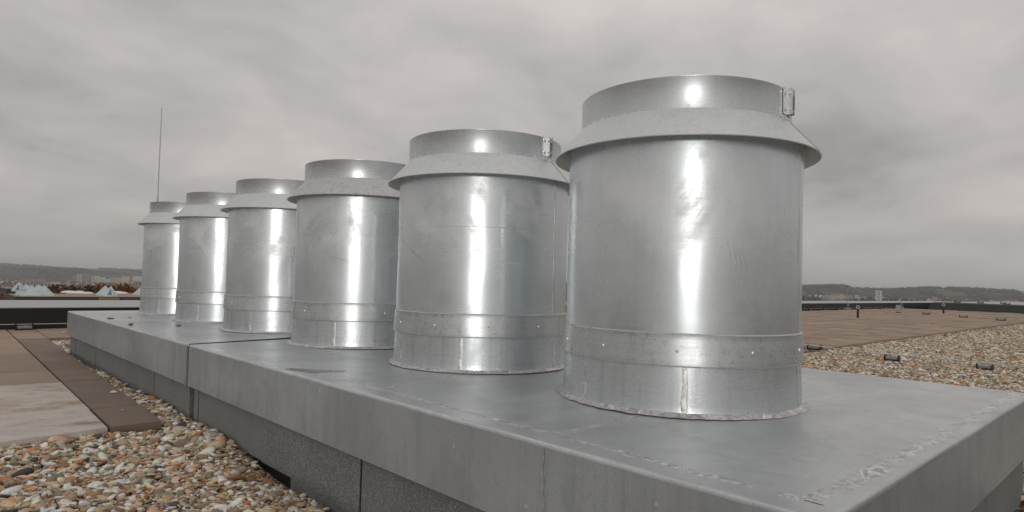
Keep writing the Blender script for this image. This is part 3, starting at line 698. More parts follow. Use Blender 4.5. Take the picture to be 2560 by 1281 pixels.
for i in range(6):
    root = thing('chimney', W(SP * i, 0, 0.0), LAB[i], 'chimney', 'galvanised chimneys in a row')
    root.rotation_euler = (random.uniform(-.004, .004), random.uniform(-.004, .004), D(random.uniform(-4, 4))) if i else (0, 0, 0)
    sl = link('sleeve', wavy([(R0 + .017, -.004), (R0 + .008, .006)] + [(R0 + .006 * (1 - q_ / 8), .016 + (Z1 + .004) * q_ / 8) for q_ in range(9)] + [(R0 - .006, Z1 + .02), (R0 - .006, -.004)], 'sleeve', M['sleeve'], 50 + i, .0003), root)
    for s_ in ME['seams']: link('sleeve_seam', s_, sl)
    bd = link('band', wavy([(RB + .003, Z1), (RB + .0058, Z1 + .004)] + [(RB + .0015 + .0042 * (1 - (q_ / 6)) - .0015 * (q_ / 6), Z1 + .010 + (Z2 - Z1 - .018) * q_ / 6) for q_ in range(7)] + [(RB + .0005, Z2 - .002), (RS + .0005, Z2 + .002), (RS + .0005, Z2 - .01), (RB - .001, Z1)], 'band', M['band'], 60 + i, .0004), root)
    for k in range(11):
        th = D(SCR[i] + 360 / 11 * k + random.uniform(-1.5, 1.5))
        link('screw', ME['screw'], bd, ((RB + .0025) * math.cos(th), (RB + .0025) * math.sin(th), Z1 + .052), (0, PI / 2, th))
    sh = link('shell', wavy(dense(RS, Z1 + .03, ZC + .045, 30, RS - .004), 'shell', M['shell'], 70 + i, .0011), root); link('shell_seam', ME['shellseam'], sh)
    if i in (1, 2, 3): link('sheet_joint', ME['joint'], sh)
    for p_ in SCRATCH.get(i, []): link('scratch', scratch(*p_), sh)
    co = link('rain_collar', ME['collar_s'] if i == 2 else ME['collar'], root); link('collar_seam', ME['collarseam'], co)
    nk = link('neck', ME['neck'], root); link('fixing_tabs', ME['tabs'], nk, kind='stuff')
    link('inner_duct', ME['inner'], root); link('solder_ring', ME['ring'], root, (0, 0, .003), (0, 0, D(47 * i)))
    th = D(-84); ck = link('clamp', ME['plates'][0], root,  ((RN + .001) * math.cos(th), (RN + .001) * math.sin(th), ZT - .092), (0, 0, th))
    link('plate', ME['plates'][1], ck)
    for z_ in (.018, .076): link('bolt', ME['bolt'], ck, (0, 0, z_))

# ------------------------------------------------------------------ things on the roof
def holder_meshes():
    L_, Wd, Hh = .17, .085, .06
    tray = MB().chbox(-Wd / 2, Wd / 2, -L_ / 2, L_ / 2, 0, .022, .006).me('tray', M['rubber'])
    def upright(s_):
        y0 = s_ * (L_ / 2 - .006); m_ = MB().box(-Wd / 2 - .004, Wd / 2 + .004, min(y0, y0 + s_ * .014), max(y0, y0 + s_ * .014), 0, Hh)
        m_.box(-.014, -.006, min(y0, y0 + s_ * .014), max(y0, y0 + s_ * .014), Hh, Hh + .016).box(.006, .014, min(y0, y0 + s_ * .014), max(y0, y0 + s_ * .014), Hh, Hh + .016); return m_.me('end_clip', M['rubber'])
    blk = MB().lathe([], 3) if False else None
    m_ = MB(); n_ = 8; V = []
    for y in (-L_ / 2 + .008, L_ / 2 - .008):
        for k in range(n_ + 1): t_ = PI * k / n_; V.append((math.cos(t_) * (Wd / 2 - .004), y, .022 + math.sin(t_) * (Hh - .026)))
    F = [(k, k + 1, k + n_ + 2, k + n_ + 1) for k in range(n_)] + [tuple(range(n_, -1, -1)), tuple(range(n_ + 1, 2 * n_ + 2)), (0, n_ + 1, 2 * n_ + 1, n_)]
    m_.add(V, F); return tray, [upright(-1), upright(1)], sharp(m_.me('block', M['concrete']), 50)
HM = holder_meshes()
def holder(a, b, z, label, rot=0.0, group='wire holders on the roof', scale=1.0):
    o = thing('wire_holder', W(a, b, z), label, 'wire holder', group, (0, 0, rot)); o.scale = (scale,) * 3
    link('tray', HM[0], o); link('block', HM[2], o)
    for u_ in HM[1]: link('end_clip', u_, o)
    return o
ZG = -0.965
holder(4.94, 15.75, -.9, 'black and grey wire holder on the slab edge right of the nearest chimney')
holder(2.62, 15.3, ZG, 'wire holder in the middle of the gravel at right', scale=.9)
holder(0.47, 15.35, ZG, 'wire holder on the gravel nearest the right edge of the picture', scale=.85)
holder(21.15, -2.25, -.9, 'wire holder with white block at the foot of the black parapet at left', PI / 2, scale=1.05)
for a, b, l in ((12.93, 61.3, 'wire holder far back on the slabs, left of the farther eye post'), (9.4, 57.6, 'wire holder on the slabs right of the farther eye post'), (6.35, 54.2, 'rightmost wire holder on the slab terrace')):
    holder(a, b, -.9, l, 0.3, scale=1.35)
for k, b in enumerate((55.9, 59.3, 62.8, 66.2, 70.1, 73.9, 77.3, 81)):
    holder(21.0, b, -.9, 'small wire holder along the foot of the far parapet', PI / 2, 'wire holders along the far parapet', 1.2)
def wire(name, pts, r, label):
    o = link(name, sharp(MB().tube(pts, r, 6).me(name, M['wire']), 80), None, label=label, category='wire'); return o
wire('lightning_wire', [W(a, 15.55 - .03 * abs(a - 4) + .05 * math.sin(a), (-.9 if a > 4.9 else ZG) + .155) for a in (-6, -3, 0.47, 1.5, 2.62, 3.8, 4.94, 6.5, 8.5, 12, 16, 20.9)], .007, 'thin metal wire running over the gravel and slabs at right')
wire('lightning_wire', [W(21.2, b, -.9 + .17 + .012 * math.sin(b * 1.1)) for b in np.arange(-14, 83, 2.25)], .005, 'pale metal wire along the foot of the black parapet')
# air rods standing by the far parapet
for (x, y0, y1, a, l) in ((2119, 718, 772, 20.7, 'thin air rod by the far parapet, above the nearer eye post'), (2253, 722, 770, 20.7, 'thin air rod by the far parapet, right of the grey unit')):
    r = ray(x, y0); t_ = (a * U - CAMP.y) / r.y; p0 = CAMP + r * t_
    o = thing('air_rod', (p0.x, p0.y, 0), l, 'lightning rod', 'air rods by the far parapet')
    link('rod', MB().tube([(0, 0, .1), (0, 0, p0.z * .9), (0, 0, p0.z)], [.012, .010, .008], 6).me('rod', M['rod']), o)
    link('tip', MB().tube([(0, 0, p0.z), (0, 0, p0.z + .06)], .022, 6).me('tip', M['rubber']), o)
    link('foot', MB().lathe([(.16, 0), (.16, .05), (.12, .09), (.02, .10), (.01, 0)], 16).me('foot', M['concrete']), o)
    link('stay', MB().tube([(0, -.02, .42), (-.07, -.06, .36), (-.07, -.08, .22), (.05, -.1, .06)], .012, 6).me('stay', M['wire']), o)
# fall arrest posts with an eye
for (a, b, l) in ((12.89, 43.8, 'black post with a steel eye ring standing on the slabs behind the nearest chimney'), (12.84, 66.9, 'farther black eye post in front of the dark green upstand')):
    o = thing('eye_post', W(a, b, -.9), l, 'anchor post', 'anchor posts on the slabs'); s_ = 1.0 if b < 50 else 1.1; o.scale = (s_,) * 3
    link('post', MB().tube([(0, 0, 0), (0, 0, .30)], .036, 10).me('post', M['rubber']), o)
    link('base_plate', MB().chbox(-.16, .16, -.16, .16, 0, .012, .004).me('base_plate', M['rod']), o)
    pts = [(.035 * math.cos(t_), -.035 * math.cos(t_), .345 + .045 * math.sin(t_)) for t_ in np.linspace(0, 2 * PI, 17)]
    link('eye_ring', MB().tube([(0, 0, .29), (0, 0, .31)], .03, 8).tube(pts, .012, 6, False).me('eye_ring', M['bright']), o)
M['nbcase'] = plain('case_grey', (.33, .32, .30), .6)
# grey equipment box
o = thing('roof_unit', W(15.6, 62.9, -.9), 'small pale grey equipment box standing on the far slabs', 'equipment', None, (0, 0, .2)); o.scale = (.42, .42, .62)
link('case', MB().chbox(-.26, .26, -.2, .2, .04, .52, .02).me('case', M['nbcase']), o)
link('feet', MB().box(-.24, -.16, -.22, .22, 0, .04).box(.16, .24, -.22, .22, 0, .04).me('feet', M['rubber']), o)
for k in range(5): link('louvre', MB().box(-.2, .2, -.212, -.198, .12 + k * .07, .15 + k * .07).me('louvre', M['rod']), o)
# dark green upstand and the raised roof behind it
up = thing('felt_upstand', W(14, 84, -1.1), 'long dark green felt covered upstand at the far right', 'upstand')
uz = 1.06 * U
def upsect(a0, a1, b0, b1, z1, name, mat, sl=.12):
    c = up.location; V = [W(a, b, -1.1) - c for a, b in ((a0, b0), (a0, b1), (a1, b1), (a1, b0))]; 
    V += [W(a, b, z1) - c for a, b in ((a0 + sl, b0 + sl), (a0 + sl, b1), (a1 - sl, b1), (a1 - sl, b0 + sl))]
    link(name, mesh(name, V, [(0, 1, 2, 3)[::-1] if False else (3, 2, 1, 0), (4, 5, 6, 7), (0, 1, 5, 4), (1, 2, 6, 5), (2, 3, 7, 6), (3, 0, 4, 7)], mat), up)
upsect(-30, 18.3, 84, 95, -.07, 'felt_cover', M['green_felt'], .3); upsect(-34, 20.5, 95.2, 150, -.06, 'pale_cover', M['cap'], .1)
for i, (a, b) in enumerate(((16.5, 90), (15.2, 96), (13.6, 101), (11.5, 90), (8.5, 87), (5.0, 92))):
    holder(a, b, -.07, 'wire holder on top of the dark green upstand', 0.5, 'wire holders on the upstand', 1.5)
for i, (x, y) in enumerate(((2333, 753.5), (2353, 753.5), (2373, 753.5), (2391, 753.5))):
    p = at_z(x, 756.5, (-.07 + .9) * U)
    if p.y < 18 * U: holder(p.y / U, p.x / U, -.07, 'wire holder on top of the dark green upstand', 0.2, 'wire holders on the upstand', 1.5)
for a0, b0, b1 in ((-6, 95, 120), (2, 100, 120)):
    o = thing('low_kerb', W(a0, (b0 + b1) / 2, -.07), 'low dark kerb with pale cap on the raised roof at far right' , 'kerb', 'low kerbs on the raised roof'); L_ = (b1 - b0) * U / 2
    link('wall', MB().box(-L_, L_, 0, .3, 0, .05).me('wall', M['membrane']), o); link('cap', MB().box(-L_, L_, -.03, 1.2, .052, .075).me('cap', M['cap']), o)
# tall thin lightning rod behind the far chimney
r = ray(394, 503); t_ = (19.0 * U - CAMP.y) / r.y; pr = CAMP + r * t_; ztop = (CAMP + ray(403, 270) * ((19.0 * U - CAMP.y) / ray(403, 270).y)).z
o = thing('lightning_rod', (pr.x, pr.y, 0), 'tall thin lightning rod rising behind the farthest chimney', 'lightning rod')
link('mast', MB().tube([(0, 0, .05), (0, 0, pr.z + .06), (0, 0, pr.z + .062), (0, 0, ztop * .85), (0, 0, ztop)], [.011, .011, .0065, .0062, .0045], 8).me('mast', M['rod']), o)
link('foot', MB().lathe([(.17, 0), (.17, .05), (.12, .09), (.02, .10), (.01, 0)], 16).me('foot', M['concrete']), o)
# stray pebbles
pv, pf = ico(2)
def stray(a, b, z, s, col, label, sc=(1, .6, .4), rot=0):
    rg_ = np.random.default_rng(int(abs(a) * 100)); r_ = 1 + .1 * np.sin(pv @ rg_.normal(size=3) * 2)
    me = mesh('pebble', pv * r_[:, None] * np.array(sc) * s, [tuple(int(i) for i in f) for f in pf], plain('stone_%s' % label.split()[0], col, .6, 0, .2, 60), True)
    link('pebble', me, None, W(a, b, z) + Vector((0, 0, s * sc[2] * .93)), (0, 0, rot), label=label, category='pebble', group='stray pebbles')
stray(11.6, -1.98, 0, .030, (.13, .09, .07), 'brown flat pebble on the far housing, nearest its left corner', (1.2, .5, .22), -.75)
stray(9.77, -2.04, 0, .020, (.15, .14, .11), 'dark grey pebble on the far housing near its front edge', (1, .7, .5), .4)
stray(9.31, -1.40, 0, .021, (.36, .17, .10), 'reddish pebble on the far housing in front of the fifth chimney', (1, .8, .4), .2)
stray(11.89, -1.58, 0, .016, (.2, .16, .13), 'thin small pebble on the far housing between the others', (1.2, .5, .2), -.7)
p = at_z(160, 834, 0); stray(p.y / U, p.x / U, -.9, .024, (.58, .5, .4), 'cream pebble on the slabs beside the far corner of the housing', (1, .7, .5), .3)
p = at_z(285, 984, 0); stray(p.y / U, p.x / U, -.9, .022, (.66, .62, .54), 'white pebble lying on the dark slab strip', (1, .6, .45), -.6)
p = at_z(306, 1028, 0); stray(p.y / U, p.x / U, -.9, .011, (.36, .28, .2), 'tiny tan pebble on the dark slab nearest the gravel', (1, .6, .5), -.6)
p = at_z(2009, 873, 0); stray(p.y / U, p.x / U, -.9, .035, (.17, .10, .07), 'brown pebble on the slabs left of a wire holder', (1, .8, .6), .2)
# puddle
t = NT('puddle_water'); t.set(Base_Color=(.16, .165, .16), Roughness=.05, Specular_IOR_Level=.5); M['puddle'] = t.m
pts = [(3.28, -2.11), (3.16, -1.97), (3.02, -1.90), (2.93, -1.76), (2.84, -1.68), (2.80, -1.74), (2.83, -1.86), (2.80, -1.98), (2.84, -2.04), (2.98, -2.06), (3.12, -2.10)]
sm = []
for i in range(len(pts)):
    for k in range(4):
        P0, P1, P2, P3 = [Vector(pts[(i + j) % len(pts)]) for j in (-1, 0, 1, 2)]; s_ = k / 4
        sm.append(0.5 * ((2 * P1) + (P2 - P0) * s_ + (2 * P0 - 5 * P1 + 4 * P2 - P3) * s_ ** 2 + (3 * P1 - P0 - 3 * P2 + P3) * s_ ** 3))
c0 = W(2.97, -1.93, 0); N_ = len(sm); zz = .0008
V = [W(a, b, 0) - c0 + Vector((0, 0, zz)) for a, b in sm] + [(W(a, b, 0) - c0) * 1.03 for a, b in sm]
link('puddle', mesh('puddle', V, [tuple(range(N_))[::-1]] + [(i, (i + 1) % N_, (i + 1) % N_ + N_, i + N_) for i in range(N_)], M['puddle'], False), None, c0, label='small dark puddle by the front edge of the near housing', category='puddle')

# ------------------------------------------------------------------ neighbouring lower building with glass pyramids
M['nb_roof'] = plain('tan_gravel_roof', (0.34, 0.26, 0.175), .9, 0, .18, .8)
M['nb_wall'] = plain('dark_fascia', (0.055, 0.052, 0.05), .6, 0, .15, .5)
M['nb_tan'] = plain('tan_wall', (0.24, 0.185, 0.13), .8, 0, .1, .5)
M['white'] = plain('white_frame', (0.62, 0.66, 0.68), .5)
M['dome'] = plain('white_dome', (0.78, 0.78, 0.77), .4)
t = NT('pyramid_glass'); t.set(Base_Color=(.46, .55, .56), Roughness=.2, Metallic=.25); M['glass'] = t.m
t = NT('dark_glass'); t.set(Base_Color=(.12, .19, .23), Roughness=.10, Metallic=.25); M['glass_d'] = t.m
ZR = CAMP.z - 4.2
f0, f1 = at_z(38, 742, ZR), at_z(620, 744, ZR); b0, b1 = at_z(17, 735.5, ZR), at_z(640, 731.5, ZR)
nb = thing('flat_roof_building', (f0.x, f0.y, -13), 'low dark-edged building with a tan flat roof beyond the parapet at left', 'building'); o0 = nb.location
def prism(poly, z0, z1): 
    n_ = len(poly); V = [Vector((p.x, p.y, z0)) - o0 for p in poly] + [Vector((p.x, p.y, z1)) - o0 for p in poly]
    return V, [tuple(range(n_))[::-1], tuple(range(n_, 2 * n_))] + [(i, (i + 1) % n_, (i + 1) % n_ + n_, i + n_) for i in range(n_)]
V, F = prism([f0, f1, b1, b0], -12.9, ZR - .02); link('wall', mesh('wall', V, F, M['nb_wall']), nb)
ctr = (f0 + f1 + b0 + b1) / 4; inn = [p + (ctr - p) * .006 for p in (f0, f1, b1, b0)]
V, F = prism(inn, ZR - .015, ZR + .02); link('roof', mesh('roof', V, F, M['nb_roof']), nb)
q0, q1 = at_z(248, 744.5, ZR - .1), at_z(298, 744.5, ZR - .1); dv = (f1 - f0).normalized(); nv = Vector((dv.y, -dv.x, 0))
if nv.dot(CAMP - f0) < 0: nv = -nv
V, F = prism([q0 + nv * .3, q1 + nv * .3, q1 - nv * 1, q0 - nv * 1], -12.9, ZR - .1); link('stair_block', mesh('stair_block', V, F, M['nb_tan']), nb)
for (x, y, w) in ((173, 731.5, 2.6), (190, 734, 2.8), (198, 731.6, 1.8), (219, 734.6, 1.9), (293, 732.5, 2.2), (302, 734, 2.4)):
    p = at_z(x, y, ZR + .1); mbd = MB().lathe([(w * .5, 0), (w * .5, .12), (w * .42, .26), (w * .25, .36), (.01, .4), (.01, 0)], 20); link('roof_dome', mbd.me('roof_dome', M['dome'], True), nb, Vector((p.x, p.y, ZR + .03)) - o0)
p0, p1 = at_z(17, 733, ZR + .05), at_z(60, 733, ZR + .05)
r_ = (p1 - p0); bk = Vector((-nv.x, -nv.y, 0)) * 9
V, F = prism([p0, p1, p1 + bk, p0 + bk], ZR + .03, ZR + .75); link('raised_block', mesh('raised_block', V, F, M['nb_wall']), nb)
V, F = prism([p0 + bk * .02, p1 + bk * .02, p1 + bk * .98, p0 + bk * .98], ZR + .753, ZR + .8); link('raised_roof', mesh('raised_roof', V, F, M['nb_roof']), nb)
def pyramid(x, ybase, yapex, wpx, sides, label, zb=ZR, dark=False):
    p = at_z(x, ybase, zb); dist = (p - CAMP).length; w = wpx / FPX * dist; h = (ybase - yapex) / FPX * dist
    p = p + (Vector((p.x, p.y, 0)) - Vector((CAMP.x, CAMP.y, 0))).normalized() * w * .5
    o = thing('glass_pyramid', (p.x, p.y, zb + .022), label, 'skylight', 'glass pyramids on the neighbouring roof', (0, 0, HEAD + .66 + (PI / 4 if sides == 4 else .2)))
    R_ = w * (.66 if sides == 4 else .53); base = [Vector((R_ * math.cos(2 * PI * k / sides), R_ * math.sin(2 * PI * k / sides), .18)) for k in range(sides)]; ap = Vector((0, 0, h))
    link('kerb', MB().add([v * 1.03 - Vector((0, 0, .18 * 1.03)) for v in base] + [v * 1.03 for v in base], [tuple(range(sides, 2 * sides))] + [(k, (k + 1) % sides, (k + 1) % sides + sides, k + sides) for k in range(sides)]).me('kerb', M['white']), o)
    for k in range(sides):
        q_ = MB().add([base[k], base[(k + 1) % sides], ap, base[k] * .99 - Vector((0, 0, .03)), base[(k + 1) % sides] * .99 - Vector((0, 0, .03)), ap - Vector((0, 0, .05))], [(0, 1, 2), (5, 4, 3), (0, 3, 4, 1), (1, 4, 5, 2), (2, 5, 3, 0)])
        link('pane', q_.me('pane', M['glass_d'] if (dark and k % 2) else M['glass']), o)
        link('glazing_bar', MB().tube([base[k], ap], .07, 5).me('glazing_bar', M['white']), o)
for x, yb, ya, wp, sd_, l in ((64, 738.5, 718, 34, 4, 'back left glass pyramid in the cluster of four'), (77, 741, 720.5, 36, 4, 'front left glass pyramid in the cluster of four'), (95, 738.5, 718.5, 34, 4, 'back right glass pyramid in the cluster of four'), (109, 741, 720.5, 36, 4, 'front right glass pyramid in the cluster of four'),
                              (262, 740, 720, 30, 4, 'square glass pyramid left of the many-sided one near the roof edge'), (353, 740, 721, 30, 4, 'glass pyramid half hidden by the farthest chimney')):
    pyramid(x, yb, ya, wp, sd_, l)
pyramid(276, 742, 721.5, 26, 8, 'many-sided glass pyramid at the front edge of the neighbouring roof', ZR, True)
pyramid(47, 729.5, 712, 22, 8, 'many-sided glass pyramid on the raised block at the back left', ZR + .8, True)

# ------------------------------------------------------------------ trees, town, hills beyond
M['bark'] = plain('bark', (0.05, 0.04, 0.03), .9)
for nm, cA, cB in (('rust', (.30, .105, .03), (.15, .06, .025)), ('brown', (.14, .08, .045), (.07, .045, .03)), ('green', (.06, .07, .035), (.035, .042, .025)), ('ochre', (.24, .13, .04), (.12, .075, .03))):
    t = NT('leaf_' + nm); v = t.coord('Object'); c = t.ramp(t.noise(v, .8, 3), [(.3, cB), (.7, cA)]); t.set(Base_Color=c, Roughness=.9, Specular_IOR_Level=.1); M['leaf_' + nm] = t.m
def tree_mesh(h, w, seed):
    rg_ = random.Random(seed); V = []; F = []
    cl = [(rg_.gauss(0, w * .22), rg_.gauss(0, w * .22), h * rg_.uniform(.38, .92), w * rg_.uniform(.16, .28)) for _ in range(11)]
    for _ in range(520):
        cx_, cy_, cz_, r_ = rg_.choice(cl); d = Vector((rg_.gauss(0, 1), rg_.gauss(0, 1), rg_.gauss(0, 1))).normalized() * r_ * rg_.uniform(.6, 1.1)
        p = Vector((cx_, cy_, cz_)) + d; a = Vector((rg_.gauss(0, 1), rg_.gauss(0, 1), rg_.gauss(0, 1))).normalized(); b = a.cross(Vector((rg_.gauss(0, 1), rg_.gauss(0, 1), rg_.gauss(0, 1)))).normalized(); s_ = w * rg_.uniform(.035, .07)
        k = len(V); V += [p - a * s_, p - b * s_, p + a * s_, p + b * s_]; F.append((k, k + 1, k + 2, k + 3))
    tr = MB().tube([(0, 0, 0), (.1, 0, h * .3), (0, .1, h * .7)], [w * .035, w * .028, w * .008], 6)
    for k in range(5):
        t_ = 2 * PI * k / 5; tr.tube([(0, 0, h * .32), (math.cos(t_) * w * .25, math.sin(t_) * w * .25, h * .62)], [w * .016, w * .005], 4)
    return V, F, tr
tm = []
for k, nm in enumerate(('rust', 'brown', 'ochre', 'green', 'rust', 'brown')):
    V, F, tr = tree_mesh(10, 8, 40 + k); tm.append((mesh('crown', V, F, M['leaf_' + nm]), tr.me('trunk', M['bark']), nm))
WORD = {'rust': 'rust orange', 'brown': 'bare brown', 'ochre': 'ochre', 'green': 'dark green'}
rg = random.Random(15)
specs = [(-42, 733, 150, 0), (-20, 736, 190, 4), (-60, 728, 210, 2)] + [(x, rg.uniform(720, 726), rg.uniform(165, 230), rg.randrange(6)) for x in list(range(108, 350, 13)) + [420, 520]]
for x, y, dist, k in specs:
    p = at_d(x, y, dist); g = float(terrain_h(az_of(p.x, p.y), dist)); h = p.z - g; c, tr, nm = tm[k]
    o = thing('tree', (p.x, p.y, g), WORD[nm] + ' autumn tree behind the flat building with glass pyramids', 'tree', WORD[nm] + ' autumn trees', (0, 0, rg.uniform(0, 6))); o.scale = (h / 10 * rg.uniform(.8, 1.1), h / 10 * rg.uniform(.8, 1.1), h / 10 * 1.05)
    link('crown', c, o); link('trunk', tr, o)

M['render'] = plain('pale_render', (.52, .48, .42), .9); M['white_r'] = plain('white_render', (.72, .70, .66), .9); M['tile_r'] = plain('red_tiles', (.26, .09, .055), .9); M['tile_b'] = plain('brown_tiles', (.13, .075, .06), .9)
M['yellow_r'] = plain('yellow_render', (.55, .44, .22), .9); M['dark_r'] = plain('brown_panel', (.13, .075, .065), .9); M['grey_r'] = plain('grey_panel', (.40, .41, .43), .9); M['win'] = plain('window_dark', (.06, .07, .08), .3)
def house_mesh(wall, roof):
    V = [(-6, -4, -2), (6, -4, -2), (6, 4, -2), (-6, 4, -2), (-6, -4, 5.2), (6, -4, 5.2), (6, 4, 5.2), (-6, 4, 5.2), (-6.5, -4.6, 5), (6.5, -4.6, 5), (6.5, 4.6, 5), (-6.5, 4.6, 5), (-6.5, 0, 9.2), (6.5, 0, 9.2)]
    F = [(0, 1, 5, 4), (1, 2, 6, 5), (2, 3, 7, 6), (3, 0, 4, 7), (8, 9, 13, 12), (10, 11, 12, 13), (9, 10, 13), (11, 8, 12), (8, 11, 10, 9)]
    me = mesh('house', V, F, [M[wall], M[roof]]); me.polygons.foreach_set('material_index', [0, 0, 0, 0, 1, 1, 0, 0, 1]); return me
HMs = [house_mesh('render', 'tile_r'), house_mesh('white_r', 'tile_r'), house_mesh('render', 'tile_b'), house_mesh('white_r', 'tile_b'), house_mesh('yellow_r', 'tile_r')]
HN = ['cream house with red roof', 'white house with red roof', 'cream house with brown roof', 'white house with brown roof', 'yellow house with red roof']
def put_house(p_az, dist, k, side):
    an = HEAD - math.radians(p_az); x, y = CAMP.x + dist * math.cos(an), CAMP.y + dist * math.sin(an); g = float(terrain_h(p_az, dist))
    s_ = rg.uniform(.9, 1.6); link('house', HMs[k], None, (x, y, g), (0, 0, rg.uniform(0, PI)), label='tiny ' + HN[k] + ' in the ' + side, category='house', group=HN[k] + 's, ' + side).scale = (s_, s_, s_)
for _ in range(235): put_house(rg.uniform(-41, -28.5), 1500 + 2400 * rg.random() ** .8, rg.choice((0, 0, 1, 2, 2, 3, 3, 4)), 'town at left')
for _ in range(70): put_house(rg.uniform(22.5, 40), rg.uniform(2300, 3300), rg.choice((0, 1, 2, 2, 0, 4)), 'village at right')
def block(x, ytop, ybot, wpx, dist, mats, label, group, strips=3):
    p = at_d(x, ytop, dist); g = float(terrain_h(az_of(p.x, p.y), dist)); w = wpx / FPX * dist; h = p.z - g
    o = thing('apartment_block', (p.x, p.y, g), label, 'apartment block', group, (0, 0, math.atan2(p.y - CAMP.y, p.x - CAMP.x) - PI / 2))
    link('wall', MB().box(-w / 2, w / 2, 0, 14, -2, h).me('wall', M[mats[0]]), o)
    link('roof', MB().box(-w / 2 - .3, w / 2 + .3, -.3, 14.3, h, h + .8).me('roof', M[mats[1]]), o)
    for k in range(strips):
        x0 = -w / 2 + w * (k + .3) / strips; link('panel', MB().box(x0, x0 + w * .42 / strips, -.35, -.02, 1, h - 1).me('panel', M[mats[1]]), o)
    for k in range(max(2, int(h / 6))):
        z = 3 + k * 6; 
        if z + 2 < h: link('window_row', MB().box(-w / 2 + .5, w / 2 - .5, -.5, -.37, z, z + 1.4).me('window_row', M['win']), o)
    return o
for x, yt, w, mt, l in ((187, 690, 9, ('grey_r', 'dark_r'), 'leftmost grey tower in the stepped cluster of high-rises'), (197, 687, 7, ('grey_r', 'white_r'), 'pale grey tower second from left in the stepped cluster'), (203, 686, 7, ('white_r', 'dark_r'), 'white and brown tower in the middle of the stepped cluster'), (211, 683.5, 6, ('dark_r', 'grey_r'), 'brown tower in the stepped cluster'), (219, 684, 8, ('grey_r', 'dark_r'), 'rightmost and tallest tower of the stepped cluster')):
    block(x, yt, 702, w, 3600, mt, l, 'tower cluster at left')
for x, yt, w, mt, l in ((236, 692, 11, ('render', 'yellow_r'), 'cream block first to the right of the tower cluster'), (243, 691, 9, ('render', 'white_r'), 'tallest cream block, second to the right of the tower cluster'), (256, 694, 12, ('render', 'white_r'), 'cream and white block third to the right of the tower cluster'), (284, 695, 14, ('yellow_r', 'render'), 'wide yellow block right of the low white block'), (299, 696, 12, ('render', 'yellow_r'), 'cream block between two wide yellow blocks'), (313, 696, 13, ('yellow_r', 'white_r'), 'rightmost yellow block below the yellow hall'), (270, 699, 9, ('white_r', 'render'), 'low white block between cream and yellow blocks')):
    block(x, yt, 702, w, 3400, mt, l, 'cream apartment blocks at left')
for x, yt, w, mt, l in ((115, 706, 26, ('render', 'dark_r'), 'long cream block with brown roof in front of the town'), (140, 706, 14, ('yellow_r', 'render'), 'yellow block at the right end of the low blocks'), (70, 703, 30, ('render', 'tile_r'), 'long cream block with red roof, leftmost of the low blocks'), (96, 702, 18, ('dark_r', 'render'), 'brown block behind the long cream ones')):
    block(x, yt, 714, w, 2300, mt, l, 'low apartment blocks at left', 5)
block(315, 690.5, 693, 16, 3900, ('yellow_r', 'yellow_r'), 'yellow flat hall on the rise behind the cream blocks', 'yellow hall', 2)
block(345, 691, 693, 20, 3900, ('white_r', 'white_r'), 'long white hall left of the farthest chimney', 'white hall', 2)
block(2197, 727.5, 747, 12, 2300, ('white_r', 'render'), 'single white tower standing alone below the hills at right', 'lone tower', 1)
block(2143, 739, 743, 8, 2600, ('white_r', 'render'), 'small white hall left of the lone tower', 'white hall', 1)
# woods: too many crowns to count
def wood(name, recs, label, pal):
    iv, if_ = ico(1); iv = iv.copy(); n_ = len(recs); R_ = np.array(recs)
    sc = np.column_stack([R_[:, 3], R_[:, 3], R_[:, 4]])[:, None, :]; V = iv[None] * sc * (1 + RNG.normal(0, .18, (n_, len(iv), 1))) + R_[:, None, :3]
    F = (if_[None] + (np.arange(n_) * len(iv))[:, None, None]).reshape(-1, 3)
    me = mesh(name, V.reshape(-1, 3), F.tolist(), M['crowns']); ca = me.color_attributes.new('Col', 'FLOAT_COLOR', 'POINT')
    c = np.array(pal)[RNG.integers(0, len(pal), n_)] * np.exp(RNG.normal(0, .2, n_))[:, None]; C4 = np.ones((n_ * len(iv), 4), np.float32); C4[:, :3] = np.repeat(c, len(iv), 0); ca.data.foreach_set('color', C4.ravel())
    link(name, me, kind='stuff', label=label, category='trees')
t = NT('far_crowns'); a_ = t.n('ShaderNodeVertexColor', layer_name='Col'); t.set(Base_Color=a_.outputs[0], Roughness=1.0, Specular_IOR_Level=0.0); M['crowns'] = t.m
def recs(n_, az0, az1, d0, d1, r0, r1, ok=None):
    out = []
    while len(out) < n_:
        az, d_ = rg.uniform(az0, az1), rg.uniform(d0, d1)
        if ok and not ok(az, d_): continue
        an = HEAD - math.radians(az); g = float(terrain_h(az, d_)); r_ = rg.uniform(r0, r1); out.append((CAMP.x + d_ * math.cos(an), CAMP.y + d_ * math.sin(an), g + r_ * .5, r_, r_ * .9))
    return out
wood('woodland', recs(1500, -42, -28, 900, 3900, 5, 9), 'dark and rusty trees scattered among the town houses at left', [(.05, .045, .035), (.09, .06, .035), (.035, .042, .032), (.15, .075, .03), (.07, .055, .04)])
wood('woodland', recs(1300, 21, 42, 3900, 4400, 7, 12, lambda az, d_: math.sin(az * 1.1) > -.25 or d_ > 4250) + recs(900, 21, 42, 3000, 3900, 6, 9, lambda az, d_: math.sin(az * 2.3 + d_ * .004) > .35) + recs(260, 21, 42, 2000, 2900, 5, 8), 'dark woods along the hills at right', [(.035, .042, .034), (.05, .045, .035), (.03, .036, .03), (.07, .055, .04)])
wood('woodland', recs(1400, -42, -26, 4300, 7500, 8, 13, lambda az, d_: math.sin(az * .8 + d_ * .0011) + .5 * math.sin(d_ * .004) > .1), 'distant brown woods on the hills at left', [(.05, .045, .038), (.07, .055, .042), (.04, .045, .038)])
